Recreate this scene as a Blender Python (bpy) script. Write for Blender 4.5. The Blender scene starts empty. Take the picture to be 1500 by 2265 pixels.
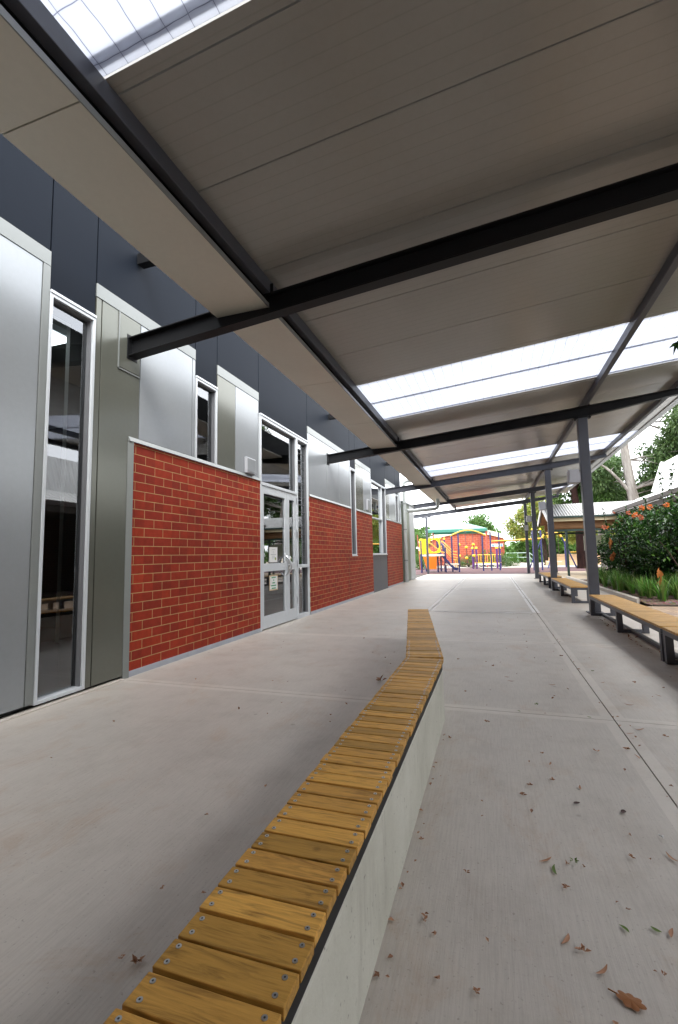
import bpy, math, random
from mathutils import Vector, Matrix, noise as mnoise

scene = bpy.context.scene
COL = scene.collection
R = math.radians

# ------------------------------------------------------------------ camera
def make_camera():
    f, yaw, pitch, roll = 1015.85, 0.320286, 0.0936849, -0.0193483
    cy, sy, cp, sp = math.cos(yaw), math.sin(yaw), math.cos(pitch), math.sin(pitch)
    cr, sr = math.cos(roll), math.sin(roll)
    fw = Vector((-sy * cp, cy * cp, sp))
    r = Vector((cy, sy, 0)); u = r.cross(fw)
    r2 = r * cr + u * sr; u2 = u * cr - r * sr
    cam = bpy.data.cameras.new("camera")
    cam.sensor_fit = 'VERTICAL'; cam.sensor_height = 36.0
    cam.lens = f / 2265.0 * 36.0
    cam.clip_start = 0.05; cam.clip_end = 2000
    o = bpy.data.objects.new("camera", cam); COL.objects.link(o)
    M = Matrix((r2, u2, -fw)).transposed().to_4x4()
    M.translation = Vector((0, 0, 1.2))
    o.matrix_world = M
    scene.camera = o
make_camera()

# ------------------------------------------------------------------ sky, sun, exposure
SUN_EL, SUN_AZ = 52.0, 150.0     # overcast; sun azimuth clockwise from +Y
SKY_STRENGTH, SUN_STRENGTH, EXPOSURE = 0.15, 0.6, 2.4
w = bpy.data.worlds.new("World"); scene.world = w; w.use_nodes = True
nt = w.node_tree; nt.nodes.clear()
sky = nt.nodes.new('ShaderNodeTexSky'); sky.sky_type = 'NISHITA'; sky.sun_disc = False
sky.sun_elevation = R(SUN_EL); sky.sun_rotation = R(SUN_AZ); sky.dust_density = 4.0; sky.air_density = 1.0; sky.ozone_density = 1.0
hs = nt.nodes.new('ShaderNodeHueSaturation'); hs.inputs['Saturation'].default_value = 0.22
bg = nt.nodes.new('ShaderNodeBackground'); bg.inputs['Strength'].default_value = SKY_STRENGTH
wo = nt.nodes.new('ShaderNodeOutputWorld')
# high overcast: a nearly even cloud layer over the clear sky
tcw = nt.nodes.new('ShaderNodeTexCoord'); nz = nt.nodes.new('ShaderNodeTexNoise'); nz.inputs['Scale'].default_value = 2.2; nz.inputs['Detail'].default_value = 6
nt.links.new(tcw.outputs['Generated'], nz.inputs['Vector'])
cr_ = nt.nodes.new('ShaderNodeValToRGB'); cr_.color_ramp.elements[0].position = 0.3; cr_.color_ramp.elements[1].position = 0.7
cr_.color_ramp.elements[0].color = (0.80, 0.84, 0.90, 1); cr_.color_ramp.elements[1].color = (1, 1, 1, 1); nt.links.new(nz.outputs['Fac'], cr_.inputs[0])
cm = nt.nodes.new('ShaderNodeVectorMath'); cm.operation = 'SCALE'; cm.inputs['Scale'].default_value = 7.0; nt.links.new(cr_.outputs[0], cm.inputs[0])
mx = nt.nodes.new('ShaderNodeMix'); mx.data_type = 'RGBA'; mx.inputs[0].default_value = 0.85; mx.clamp_result = False
nt.links.new(sky.outputs[0], hs.inputs['Color']); nt.links.new(hs.outputs[0], mx.inputs[6]); nt.links.new(cm.outputs[0], mx.inputs[7]); nt.links.new(mx.outputs[2], bg.inputs[0]); nt.links.new(bg.outputs[0], wo.inputs[0])
sl = bpy.data.lights.new("sun", 'SUN'); sl.energy = SUN_STRENGTH; sl.angle = R(25); sl.color = (1.0, 0.95, 0.88)
so = bpy.data.objects.new("sun", sl); COL.objects.link(so)
sd = Vector((math.sin(R(SUN_AZ)) * math.cos(R(SUN_EL)), math.cos(R(SUN_AZ)) * math.cos(R(SUN_EL)), math.sin(R(SUN_EL))))
so.rotation_euler = (-sd).to_track_quat('-Z', 'Y').to_euler(); so.location = (20, 10, 40)
vs = scene.view_settings
vs.view_transform = 'Standard'; vs.look = 'None'; vs.gamma = 1.0; vs.use_curve_mapping = False; vs.exposure = EXPOSURE
scene.cycles.max_bounces = 10; scene.cycles.diffuse_bounces = 5; scene.cycles.glossy_bounces = 5
scene.cycles.transmission_bounces = 6; scene.cycles.transparent_max_bounces = 12
scene.cycles.sample_clamp_indirect = 8.0

# ------------------------------------------------------------------ materials
def newmat(name):
    m = bpy.data.materials.new(name); m.use_nodes = True
    n = m.node_tree; n.nodes.clear()
    out = n.nodes.new('ShaderNodeOutputMaterial'); b = n.nodes.new('ShaderNodeBsdfPrincipled')
    n.links.new(b.outputs[0], out.inputs[0])
    return m, n, b, out
def coords(n, scale=(1, 1, 1), loc=(0, 0, 0), rot=(0, 0, 0), kind='Object'):
    tc = n.nodes.new('ShaderNodeTexCoord'); mp = n.nodes.new('ShaderNodeMapping')
    mp.inputs['Scale'].default_value = scale; mp.inputs['Location'].default_value = loc; mp.inputs['Rotation'].default_value = rot
    n.links.new(tc.outputs[kind], mp.inputs[0]); return mp.outputs[0]
def noise(n, vec, scale, detail=4, rough=0.55, dist=0.0):
    t = n.nodes.new('ShaderNodeTexNoise'); t.inputs['Scale'].default_value = scale
    t.inputs['Detail'].default_value = detail; t.inputs['Roughness'].default_value = rough; t.inputs['Distortion'].default_value = dist
    n.links.new(vec, t.inputs['Vector']); return t.outputs['Fac']
def ramp(n, fac, stops):
    r = n.nodes.new('ShaderNodeValToRGB'); e = r.color_ramp.elements
    while len(e) < len(stops): e.new(0.5)
    for el, (p, c) in zip(e, stops):
        el.position = p; el.color = (c[0], c[1], c[2], 1)
    n.links.new(fac, r.inputs[0]); return r.outputs[0]
def mix(n, a, b, fac, mode='MIX'):
    x = n.nodes.new('ShaderNodeMix'); x.data_type = 'RGBA'; x.blend_type = mode
    for s, v in ((0, fac), (6, a), (7, b)):
        if isinstance(v, (int, float)): x.inputs[s].default_value = v
        elif isinstance(v, tuple): x.inputs[s].default_value = (v[0], v[1], v[2], 1)
        else: n.links.new(v, x.inputs[s])
    return x.outputs[2]
def bump(n, b, h, strength=0.2, dist=0.01, chain=None):
    bp = n.nodes.new('ShaderNodeBump'); bp.inputs['Strength'].default_value = strength; bp.inputs['Distance'].default_value = dist
    n.links.new(h, bp.inputs['Height'])
    if chain: n.links.new(chain, bp.inputs['Normal'])
    n.links.new(bp.outputs[0], b.inputs['Normal']); return bp.outputs[0]
def mathn(n, op, a, b=None):
    x = n.nodes.new('ShaderNodeMath'); x.operation = op
    for i, v in enumerate((a, b)):
        if v is None: continue
        if isinstance(v, (int, float)): x.inputs[i].default_value = v
        else: n.links.new(v, x.inputs[i])
    return x.outputs[0]
def sc(c, k): return (c[0] * k, c[1] * k, c[2] * k)

def plain(name, col, rough=0.5, metal=0.0, var=0.12, scale=3.0, coat=0.0, spec=0.5, bmp=0.0):
    m, n, b, o = newmat(name)
    v = coords(n); f = noise(n, v, scale, 5)
    n.links.new(ramp(n, f, [(0.25, sc(col, 1 - var)), (0.75, sc(col, 1 + var))]), b.inputs['Base Color'])
    b.inputs['Roughness'].default_value = rough; b.inputs['Metallic'].default_value = metal
    b.inputs['Specular IOR Level'].default_value = spec
    if coat: b.inputs['Coat Weight'].default_value = coat; b.inputs['Coat Roughness'].default_value = 0.12
    if bmp: bump(n, b, noise(n, v, scale * 25, 4), bmp, 0.004)
    return m

def concrete_mat(name, k=1.0, warm=1.0, streak=True):
    m, n, b, o = newmat(name)
    v = coords(n)
    big = noise(n, v, 0.55, 6, 0.6, 0.4); mid = noise(n, v, 3.2, 6, 0.65); fine = noise(n, v, 60, 3, 0.7)
    c1 = ramp(n, big, [(0.3, sc((0.395, 0.362, 0.325), k)), (0.52, sc((0.45, 0.411, 0.367), k)), (0.72, sc((0.505, 0.46, 0.407), k))])
    c2 = ramp(n, mid, [(0.32, (0.90, 0.885, 0.87)), (0.5, (1, 1, 1)), (0.7, (1.04, 1.04, 1.04))])
    c = mix(n, c1, c2, 1.0, 'MULTIPLY')
    # rusty brown tannin stains
    st = noise(n, coords(n, (1, 0.6, 1), (7, 3, 0)), 2.6, 8, 0.75, 0.8)
    c = mix(n, c, sc((0.40, 0.30, 0.22), k), mathn(n, 'MULTIPLY', ramp(n, st, [(0.54, (0, 0, 0)), (0.70, (1, 1, 1))]), 0.65 * warm))
    sp = noise(n, v, 75, 3, 0.6)
    c = mix(n, c, sc((0.16, 0.14, 0.13), k), mathn(n, 'MULTIPLY', ramp(n, sp, [(0.62, (0, 0, 0)), (0.72, (1, 1, 1))]), 0.5))
    h = mathn(n, 'MULTIPLY', fine, 0.5)
    if streak:
        vo = n.nodes.new('ShaderNodeTexVoronoi'); vo.inputs['Scale'].default_value = 2.4; n.links.new(v, vo.inputs['Vector'])
        c = mix(n, c, sc((0.20, 0.18, 0.16), k), mathn(n, 'MULTIPLY', ramp(n, vo.outputs['Distance'], [(0.030, (1, 1, 1)), (0.045, (0, 0, 0))]), 0.55))
        s = noise(n, coords(n, (1, 0.05, 1)), 110, 3, 0.75)
        c = mix(n, c, ramp(n, s, [(0.3, (0.89, 0.885, 0.88)), (0.6, (1.02, 1.02, 1.02))]), 1.0, 'MULTIPLY')
        h = mathn(n, 'ADD', h, s)
    n.links.new(c, b.inputs['Base Color']); b.inputs['Roughness'].default_value = 0.5
    b.inputs['Specular IOR Level'].default_value = 0.5
    bump(n, b, h, 0.25, 0.004)
    return m

def brick_mat(name, yoff, zoff, bw, rh, ms, c1, c2, mort, axis='Y'):
    m, n, b, o = newmat(name)
    tc = n.nodes.new('ShaderNodeTexCoord'); sx = n.nodes.new('ShaderNodeSeparateXYZ'); cb = n.nodes.new('ShaderNodeCombineXYZ')
    n.links.new(tc.outputs['Object'], sx.inputs[0])
    n.links.new(mathn(n, 'ADD', sx.outputs[axis], yoff), cb.inputs[0]); n.links.new(mathn(n, 'ADD', sx.outputs['Z'], zoff), cb.inputs[1])
    t = n.nodes.new('ShaderNodeTexBrick'); t.inputs['Scale'].default_value = 1.0
    t.inputs['Brick Width'].default_value = bw; t.inputs['Row Height'].default_value = rh
    t.inputs['Mortar Size'].default_value = ms; t.inputs['Mortar Smooth'].default_value = 0.15; t.inputs['Bias'].default_value = 0.0
    t.inputs['Color1'].default_value = (*c1, 1); t.inputs['Color2'].default_value = (*c2, 1); t.inputs['Mortar'].default_value = (*mort, 1)
    n.links.new(cb.outputs[0], t.inputs['Vector'])
    f = noise(n, tc.outputs['Object'], 14, 5, 0.65); g = noise(n, tc.outputs['Object'], 1.6, 4)
    s2 = n.nodes.new('ShaderNodeSeparateXYZ'); n.links.new(cb.outputs[0], s2.inputs[0])
    row = mathn(n, 'FLOOR', mathn(n, 'DIVIDE', s2.outputs['Y'], rh))
    shift = mathn(n, 'MULTIPLY', mathn(n, 'MODULO', row, 2.0), 0.5)
    col_ = mathn(n, 'FLOOR', mathn(n, 'ADD', mathn(n, 'DIVIDE', s2.outputs['X'], bw), shift))
    cid = n.nodes.new('ShaderNodeCombineXYZ'); n.links.new(row, cid.inputs[0]); n.links.new(col_, cid.inputs[1])
    wn = n.nodes.new('ShaderNodeTexWhiteNoise'); wn.noise_dimensions = '2D'; n.links.new(cid.outputs[0], wn.inputs['Vector'])
    tone = mix(n, ramp(n, wn.outputs['Value'], [(0.0, (0.80, 0.83, 0.92)), (0.35, (0.95, 0.96, 0.98)), (0.7, (1.04, 1.04, 1.02)), (1.0, (1.13, 1.17, 1.10))]), (1, 1, 1), t.outputs['Fac'])
    tcol = mix(n, t.outputs['Color'], tone, 1.0, 'MULTIPLY')
    c = mix(n, tcol, ramp(n, f, [(0.3, (0.86, 0.84, 0.84)), (0.7, (1.1, 1.1, 1.1))]), 1.0, 'MULTIPLY')
    c = mix(n, c, ramp(n, g, [(0.3, (0.9, 0.88, 0.9)), (0.7, (1.06, 1.06, 1.05))]), 1.0, 'MULTIPLY')
    n.links.new(c, b.inputs['Base Color']); b.inputs['Roughness'].default_value = 0.65; b.inputs['Specular IOR Level'].default_value = 0.2
    inv = mathn(n, 'SUBTRACT', 1.0, t.outputs['Fac'])
    b1 = bump(n, b, inv, 0.8, 0.006)
    bump(n, b, noise(n, tc.outputs['Object'], 90, 3), 0.15, 0.003, b1)
    return m

def wood_mat(name, base, dark, rnd=0.25, along='X'):
    m, n, b, o = newmat(name)
    gi = n.nodes.new('ShaderNodeNewGeometry')
    tc = n.nodes.new('ShaderNodeTexCoord')
    add = n.nodes.new('ShaderNodeVectorMath'); add.operation = 'ADD'
    cb = n.nodes.new('ShaderNodeCombineXYZ')
    n.links.new(mathn(n, 'MULTIPLY', gi.outputs['Random Per Island'], 9.0), cb.inputs[0]); n.links.new(mathn(n, 'MULTIPLY', gi.outputs['Random Per Island'], 31.0), cb.inputs[2])
    n.links.new(tc.outputs['Object'], add.inputs[0]); n.links.new(cb.outputs[0], add.inputs[1])
    mp = n.nodes.new('ShaderNodeMapping'); mp.inputs['Scale'].default_value = (1.6, 14, 14) if along == 'X' else (14, 1.6, 14)
    n.links.new(add.outputs[0], mp.inputs[0])
    g = noise(n, mp.outputs[0], 3.0, 6, 0.62, 1.6)
    mp2 = n.nodes.new('ShaderNodeMapping'); mp2.inputs['Scale'].default_value = (3, 60, 60) if along == 'X' else (60, 3, 60)
    n.links.new(add.outputs[0], mp2.inputs[0]); g2 = noise(n, mp2.outputs[0], 4.0, 3, 0.6)
    c = ramp(n, g, [(0.26, dark), (0.42, sc(base, 0.72)), (0.52, sc(base, 0.95)), (0.64, base), (0.8, sc(base, 1.2))])
    c = mix(n, c, ramp(n, g2, [(0.3, (0.86, 0.84, 0.8)), (0.65, (1.04, 1.04, 1.04))]), 1.0, 'MULTIPLY')
    kn = noise(n, add.outputs[0], 7.5, 2, 0.4, 0.3)
    c = mix(n, c, sc(dark, 0.5), mathn(n, 'MULTIPLY', ramp(n, kn, [(0.70, (0, 0, 0)), (0.77, (1, 1, 1))]), 0.75))
    c = mix(n, c, ramp(n, gi.outputs['Random Per Island'], [(0.0, (1 - rnd, 1 - rnd * 0.9, 1 - rnd * 1.1)), (0.5, (1, 1, 1)), (1.0, (1 + rnd * 0.5, 1 + rnd * 0.6, 1 + rnd * 0.5))]), 1.0, 'MULTIPLY')
    n.links.new(c, b.inputs['Base Color']); b.inputs['Roughness'].default_value = 0.5; b.inputs['Specular IOR Level'].default_value = 0.25
    bump(n, b, mathn(n, 'ADD', g, g2), 0.15, 0.004)
    return m

def leaf_mat(name, cols, rough=0.4, trans=0.3, spec=0.5):
    m, n, b, o = newmat(name)
    gi = n.nodes.new('ShaderNodeNewGeometry')
    c = ramp(n, gi.outputs['Random Per Island'], [(i / max(1, len(cols) - 1), x) for i, x in enumerate(cols)])
    n.links.new(c, b.inputs['Base Color']); b.inputs['Roughness'].default_value = rough; b.inputs['Specular IOR Level'].default_value = spec
    if trans:
        t = n.nodes.new('ShaderNodeBsdfTranslucent'); n.links.new(c, t.inputs[0])
        ms = n.nodes.new('ShaderNodeMixShader'); ms.inputs[0].default_value = trans
        n.links.new(b.outputs[0], ms.inputs[1]); n.links.new(t.outputs[0], ms.inputs[2]); n.links.new(ms.outputs[0], o.inputs[0])
    return m

def glass_mat(name, tint=(0.62, 0.68, 0.66), ior=1.55):
    m, n, b, o = newmat(name)
    n.nodes.remove(b)
    fr = n.nodes.new('ShaderNodeFresnel'); fr.inputs[0].default_value = ior
    tr = n.nodes.new('ShaderNodeBsdfTransparent'); tr.inputs[0].default_value = (*tint, 1)
    gl = n.nodes.new('ShaderNodeBsdfGlossy'); gl.inputs['Roughness'].default_value = 0.0; gl.inputs[0].default_value = (0.95, 0.97, 1, 1)
    ms = n.nodes.new('ShaderNodeMixShader')
    n.links.new(mathn(n, 'MINIMUM', mathn(n, 'ADD', mathn(n, 'MULTIPLY', fr.outputs[0], 1.7), 0.06), 1.0), ms.inputs[0])
    n.links.new(tr.outputs[0], ms.inputs[1]); n.links.new(gl.outputs[0], ms.inputs[2])
    n.links.new(ms.outputs[0], o.inputs[0]); return m

def skylight_mat(name):
    m, n, b, o = newmat(name)
    v = coords(n)
    f = noise(n, v, 0.8, 3)
    c = ramp(n, f, [(0.3, (0.53, 0.545, 0.59)), (0.7, (0.58, 0.595, 0.63))])
    tc = n.nodes.new('ShaderNodeTexCoord'); sx = n.nodes.new('ShaderNodeSeparateXYZ'); n.links.new(tc.outputs['Object'], sx.inputs[0])
    # cross-sheet mesh lines cast in the translucent sheet
    wob = mathn(n, 'MULTIPLY', noise(n, v, 3.0, 2), 0.05)
    lx = mathn(n, 'LESS_THAN', mathn(n, 'FRACT', mathn(n, 'MULTIPLY', mathn(n, 'ADD', sx.outputs['X'], wob), 7.0)), 0.03)
    ly = mathn(n, 'LESS_THAN', mathn(n, 'FRACT', mathn(n, 'MULTIPLY', mathn(n, 'ADD', sx.outputs['Y'], wob), 4.0)), 0.018)
    c = mix(n, c, (0.16, 0.17, 0.22), mathn(n, 'MULTIPLY', mathn(n, 'MAXIMUM', lx, ly), 0.75))
    t = n.nodes.new('ShaderNodeBsdfTranslucent'); n.links.new(c, t.inputs[0])
    n.links.new(c, b.inputs['Base Color']); b.inputs['Roughness'].default_value = 0.3
    ms = n.nodes.new('ShaderNodeMixShader'); ms.inputs[0].default_value = 0.82
    n.links.new(b.outputs[0], ms.inputs[1]); n.links.new(t.outputs[0], ms.inputs[2]); n.links.new(ms.outputs[0], o.inputs[0])
    return m

def panel_mat(name, col, rough=0.3, rib=None, period=0.1, metal=0.0, spec=0.5):
    """painted metal sheet; rib = axis of fine rolled ribs"""
    m, n, b, o = newmat(name)
    v = coords(n); f = noise(n, v, 0.9, 4); g = noise(n, v, 22, 4, 0.7)
    c = ramp(n, f, [(0.3, sc(col, 0.95)), (0.7, sc(col, 1.04))])
    c = mix(n, c, ramp(n, g, [(0.3, (0.97, 0.97, 0.97)), (0.7, (1.02, 1.02, 1.02))]), 1.0, 'MULTIPLY')
    b.inputs['Roughness'].default_value = rough; b.inputs['Metallic'].default_value = metal; b.inputs['Specular IOR Level'].default_value = spec
    b1 = bump(n, b, noise(n, v, 1.4, 2), 0.06, 0.02)
    if rib:
        tc = n.nodes.new('ShaderNodeTexCoord'); sx = n.nodes.new('ShaderNodeSeparateXYZ'); n.links.new(tc.outputs['Object'], sx.inputs[0])
        fr = mathn(n, 'FRACT', mathn(n, 'DIVIDE', sx.outputs[rib], period))
        e = mathn(n, 'LESS_THAN', mathn(n, 'ABSOLUTE', mathn(n, 'SUBTRACT', fr, 0.5)), 0.04)
        c = mix(n, c, sc(col, 0.82), mathn(n, 'MULTIPLY', e, 0.5))
        bump(n, b, e, 0.4, -0.004, b1)
    n.links.new(c, b.inputs['Base Color'])
    return m

def corrugated_mat(name, col, axis, period, rough=0.4):
    m, n, b, o = newmat(name)
    tc = n.nodes.new('ShaderNodeTexCoord'); sx = n.nodes.new('ShaderNodeSeparateXYZ'); n.links.new(tc.outputs['Object'], sx.inputs[0])
    s = mathn(n, 'SINE', mathn(n, 'MULTIPLY', sx.outputs[axis], 2 * math.pi / period))
    f = noise(n, coords(n), 1.2, 5)
    n.links.new(ramp(n, f, [(0.3, sc(col, 0.9)), (0.7, sc(col, 1.06))]), b.inputs['Base Color'])
    b.inputs['Roughness'].default_value = rough; bump(n, b, s, 0.9, period * 0.22); return m

def emit_mat(name, col, s):
    m, n, b, o = newmat(name); b.inputs['Base Color'].default_value = (*col, 1)
    b.inputs['Emission Color'].default_value = (*col, 1); b.inputs['Emission Strength'].default_value = s; return m

def bark_mat(name, a, c2, vs_=3.0, zs=0.4):
    m, n, b, o = newmat(name)
    f = noise(n, coords(n, (1, 1, zs)), vs_, 7, 0.7, 0.5)
    n.links.new(ramp(n, f, [(0.35, a), (0.65, c2)]), b.inputs['Base Color']); b.inputs['Roughness'].default_value = 0.9; b.inputs['Specular IOR Level'].default_value = 0.08
    bump(n, b, f, 0.6, 0.03); return m

M = {}
M['concrete'] = concrete_mat('broomed_concrete')
M['edge'] = concrete_mat('trowelled_concrete', 1.12, 0.4, False)
def formed_mat():
    m, n, b, o = newmat('cast_concrete'); v = coords(n)
    c = ramp(n, noise(n, v, 2.2, 6, 0.65), [(0.3, (0.47, 0.465, 0.395)), (0.55, (0.57, 0.565, 0.49)), (0.75, (0.64, 0.635, 0.565))])
    c = mix(n, c, (0.30, 0.28, 0.23), mathn(n, 'MULTIPLY', ramp(n, noise(n, coords(n, (1, 6, 0.8)), 2.5, 6, 0.7), [(0.55, (0, 0, 0)), (0.75, (1, 1, 1))]), 0.45))
    c = mix(n, c, (0.16, 0.14, 0.12), mathn(n, 'MULTIPLY', ramp(n, noise(n, v, 55, 2, 0.5), [(0.69, (0, 0, 0)), (0.75, (1, 1, 1))]), 0.7))
    n.links.new(c, b.inputs['Base Color']); b.inputs['Roughness'].default_value = 0.75; b.inputs['Specular IOR Level'].default_value = 0.3
    bump(n, b, noise(n, v, 40, 4, 0.6), 0.3, 0.004); return m
M['cement'] = formed_mat()
M['gap'] = plain('joint_dirt', (0.06, 0.05, 0.04), 0.9)
M['chalk'] = plain('trowelled_white_edge', (0.68, 0.66, 0.64), 0.6, var=0.2, scale=9)
M['brick'] = brick_mat('red_brick', 8 - 3.87 + 0.10, 0.0985 * 1 - 0.06 + 0.004, 0.300, 0.0985, 0.0043, (0.33, 0.036, 0.013), (0.26, 0.026, 0.013), (0.46, 0.30, 0.13))
M['plinth'] = plain('grey_plinth', (0.36, 0.38, 0.42), 0.6, scale=5)
M['light_panel'] = panel_mat('pale_grey_panel', (0.30, 0.32, 0.335), 0.27, metal=0.25)
M['olive_panel'] = panel_mat('olive_grey_panel', (0.14, 0.145, 0.122), 0.22, metal=0.3)
M['blue_panel'] = panel_mat('dark_blue_fascia', (0.0088, 0.0120, 0.0185), 0.6, spec=0.06)
M['trim'] = panel_mat('pale_trim', (0.20, 0.215, 0.21), 0.35)
M['alu'] = plain('white_aluminium', (0.56, 0.595, 0.625), 0.35, var=0.03)
M['reveal'] = plain('grey_aluminium', (0.15, 0.155, 0.165), 0.4, var=0.03)
M['glass'] = glass_mat('window_glass')
M['steel'] = plain('charcoal_painted_steel', (0.009, 0.0095, 0.011), 0.5, var=0.10, scale=6, spec=0.2)
M['steel_mid'] = plain('slate_painted_steel', (0.064, 0.069, 0.085), 0.45, var=0.10, scale=6, spec=0.4)
M['roof'] = panel_mat('roof_lining', (0.285, 0.28, 0.26), 0.25, 'Y', 0.1)
M['soffit'] = panel_mat('gutter_lining', (0.58, 0.56, 0.48), 0.5)
M['roof_top'] = panel_mat('roof_top_sheet', (0.75, 0.75, 0.75), 0.4)
M['skylight'] = skylight_mat('translucent_sheet')
M['wood'] = wood_mat('treated_pine', (0.66, 0.35, 0.080), (0.20, 0.088, 0.022), 0.34)
M['wood_pale'] = wood_mat('oiled_hardwood', (0.53, 0.30, 0.088), (0.40, 0.20, 0.055), 0.14)
M['screw'] = plain('zinc_screw', (0.55, 0.56, 0.58), 0.3, 0.9, 0.05)
M['screw_dark'] = plain('screw_recess', (0.03, 0.03, 0.03), 0.6)
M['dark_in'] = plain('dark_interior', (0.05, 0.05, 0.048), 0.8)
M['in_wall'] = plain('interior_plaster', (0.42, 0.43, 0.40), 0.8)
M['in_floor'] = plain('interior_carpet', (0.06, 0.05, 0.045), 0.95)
M['in_wood'] = plain('interior_timber', (0.25, 0.13, 0.06), 0.5)
M['lamp'] = emit_mat('ceiling_lamp', (0.9, 0.95, 1.0), 1.1)
M['pipe'] = plain('grey_pipe', (0.36, 0.39, 0.38), 0.4, var=0.05)
M['box_grey'] = plain('grey_fitting', (0.40, 0.41, 0.44), 0.45, var=0.04)
M['paper'] = plain('white_paper', (0.75, 0.75, 0.73), 0.7, var=0.03)
M['ink'] = plain('grey_print', (0.25, 0.25, 0.28), 0.7)
M['ink_green'] = plain('green_print', (0.03, 0.30, 0.12), 0.7)
M['ink_tan'] = plain('tan_border', (0.55, 0.40, 0.24), 0.7)
M['mulch'] = None
# ------------------------------------------------------------------ mesh builder
class MB:
    def __init__(s): s.v = []; s.f = []; s.m = []; s.smooth = []
    def add(s, verts, faces, mi=0, smooth=False):
        o = len(s.v); s.v += [tuple(x) for x in verts]
        for f in faces: s.f.append(tuple(i + o for i in f)); s.m.append(mi); s.smooth.append(smooth)
        return s
    def box(s, x0, x1, y0, y1, z0, z1, mi=0):
        v = [(x0, y0, z0), (x1, y0, z0), (x1, y1, z0), (x0, y1, z0), (x0, y0, z1), (x1, y0, z1), (x1, y1, z1), (x0, y1, z1)]
        return s.add(v, [(3, 2, 1, 0), (4, 5, 6, 7), (0, 1, 5, 4), (1, 2, 6, 5), (2, 3, 7, 6), (3, 0, 4, 7)], mi)
    def hexa(s, v, mi=0):
        return s.add(v, [(3, 2, 1, 0), (4, 5, 6, 7), (0, 1, 5, 4), (1, 2, 6, 5), (2, 3, 7, 6), (3, 0, 4, 7)], mi)
    def bar(s, p, q, w, h, mi=0, up=(0, 0, 1)):
        p, q = Vector(p), Vector(q); d = (q - p).normalized(); up = Vector(up)
        if abs(d.dot(up)) > 0.99: up = Vector((0, 1, 0))
        a = d.cross(up).normalized(); b = a.cross(d).normalized()
        a *= w / 2; b *= h / 2
        return s.hexa([p - a - b, p + a - b, q + a - b, q - a - b, p - a + b, p + a + b, q + a + b, q - a + b], mi)
    def tube(s, pts, rad, n=10, mi=0, caps=True):
        pts = [Vector(p) for p in pts]
        if not isinstance(rad, (list, tuple)): rad = [rad] * len(pts)
        rings = []; prev = None
        for i, p in enumerate(pts):
            d = (pts[min(i + 1, len(pts) - 1)] - pts[max(i - 1, 0)])
            d = d.normalized() if d.length > 1e-9 else Vector((0, 0, 1))
            if prev is None:
                a = d.cross(Vector((0, 0, 1)) if abs(d.z) < 0.9 else Vector((1, 0, 0))).normalized()
            else:
                a = (prev - d * prev.dot(d))
                a = a.normalized() if a.length > 1e-6 else d.orthogonal().normalized()
            prev = a; b = d.cross(a)
            rings.append([p + (a * math.cos(t) + b * math.sin(t)) * rad[i] for t in (2 * math.pi * k / n for k in range(n))])
        v = [x for r in rings for x in r]; f = []
        for i in range(len(rings) - 1):
            for k in range(n):
                f.append((i * n + k, i * n + (k + 1) % n, (i + 1) * n + (k + 1) % n, (i + 1) * n + k))
        s.add(v, f, mi, True)
        if caps:
            s.add(rings[0], [tuple(range(n))[::-1]], mi); s.add(rings[-1], [tuple(range(n))], mi)
        return s
    def sphere(s, c, r, mi=0, nu=10, nv=7, sq=(1, 1, 1)):
        v = []; f = []
        for j in range(nv + 1):
            t = math.pi * j / nv
            for i in range(nu):
                p = 2 * math.pi * i / nu
                v.append((c[0] + r * sq[0] * math.sin(t) * math.cos(p), c[1] + r * sq[1] * math.sin(t) * math.sin(p), c[2] + r * sq[2] * math.cos(t)))
        for j in range(nv):
            for i in range(nu):
                f.append((j * nu + i, (j + 1) * nu + i, (j + 1) * nu + (i + 1) % nu, j * nu + (i + 1) % nu))
        return s.add(v, f, mi, True)
    def quad(s, a, b, c, d, mi=0): return s.add([a, b, c, d], [(0, 1, 2, 3)], mi)
    def build(s, name, mats, parent=None, bevel=0.0, seg=2):
        off = Vector((0, 0, 0)); p = parent
        while p is not None: off += p.location; p = p.parent
        me = bpy.data.meshes.new(name)
        me.from_pydata([(v[0] - off.x, v[1] - off.y, v[2] - off.z) for v in s.v], [], s.f)
        for m in (mats if isinstance(mats, (list, tuple)) else [mats]): me.materials.append(m)
        me.polygons.foreach_set('material_index', s.m); me.polygons.foreach_set('use_smooth', s.smooth)
        me.update()
        o = bpy.data.objects.new(name, me); COL.objects.link(o)
        if parent is not None: o.parent = parent
        if bevel:
            b = o.modifiers.new('bevel', 'BEVEL'); b.width = bevel; b.segments = seg; b.limit_method = 'ANGLE'; b.angle_limit = R(40)
        return o
def tag(o, label=None, cat=None, group=None, kind=None):
    if label: o['label'] = label
    if cat: o['category'] = cat
    if group: o['group'] = group
    if kind: o['kind'] = kind
    return o
def thing(name, loc, label, cat, group=None):
    o = bpy.data.objects.new(name, None); o.location = loc; o.empty_display_size = 0.2; COL.objects.link(o)
    return tag(o, label, cat, group)
def dup(root, loc, label=None, rotz=None):
    r = root.copy(); COL.objects.link(r); r.location = loc
    if rotz is not None: r.rotation_euler = (0, 0, rotz)
    if label: r['label'] = label
    for ch in list(root.children):
        c = ch.copy(); COL.objects.link(c); c.parent = r
        for g in list(ch.children):
            d = g.copy(); COL.objects.link(d); d.parent = c
    return r
def struct(o): o['kind'] = 'structure'; return o

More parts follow.
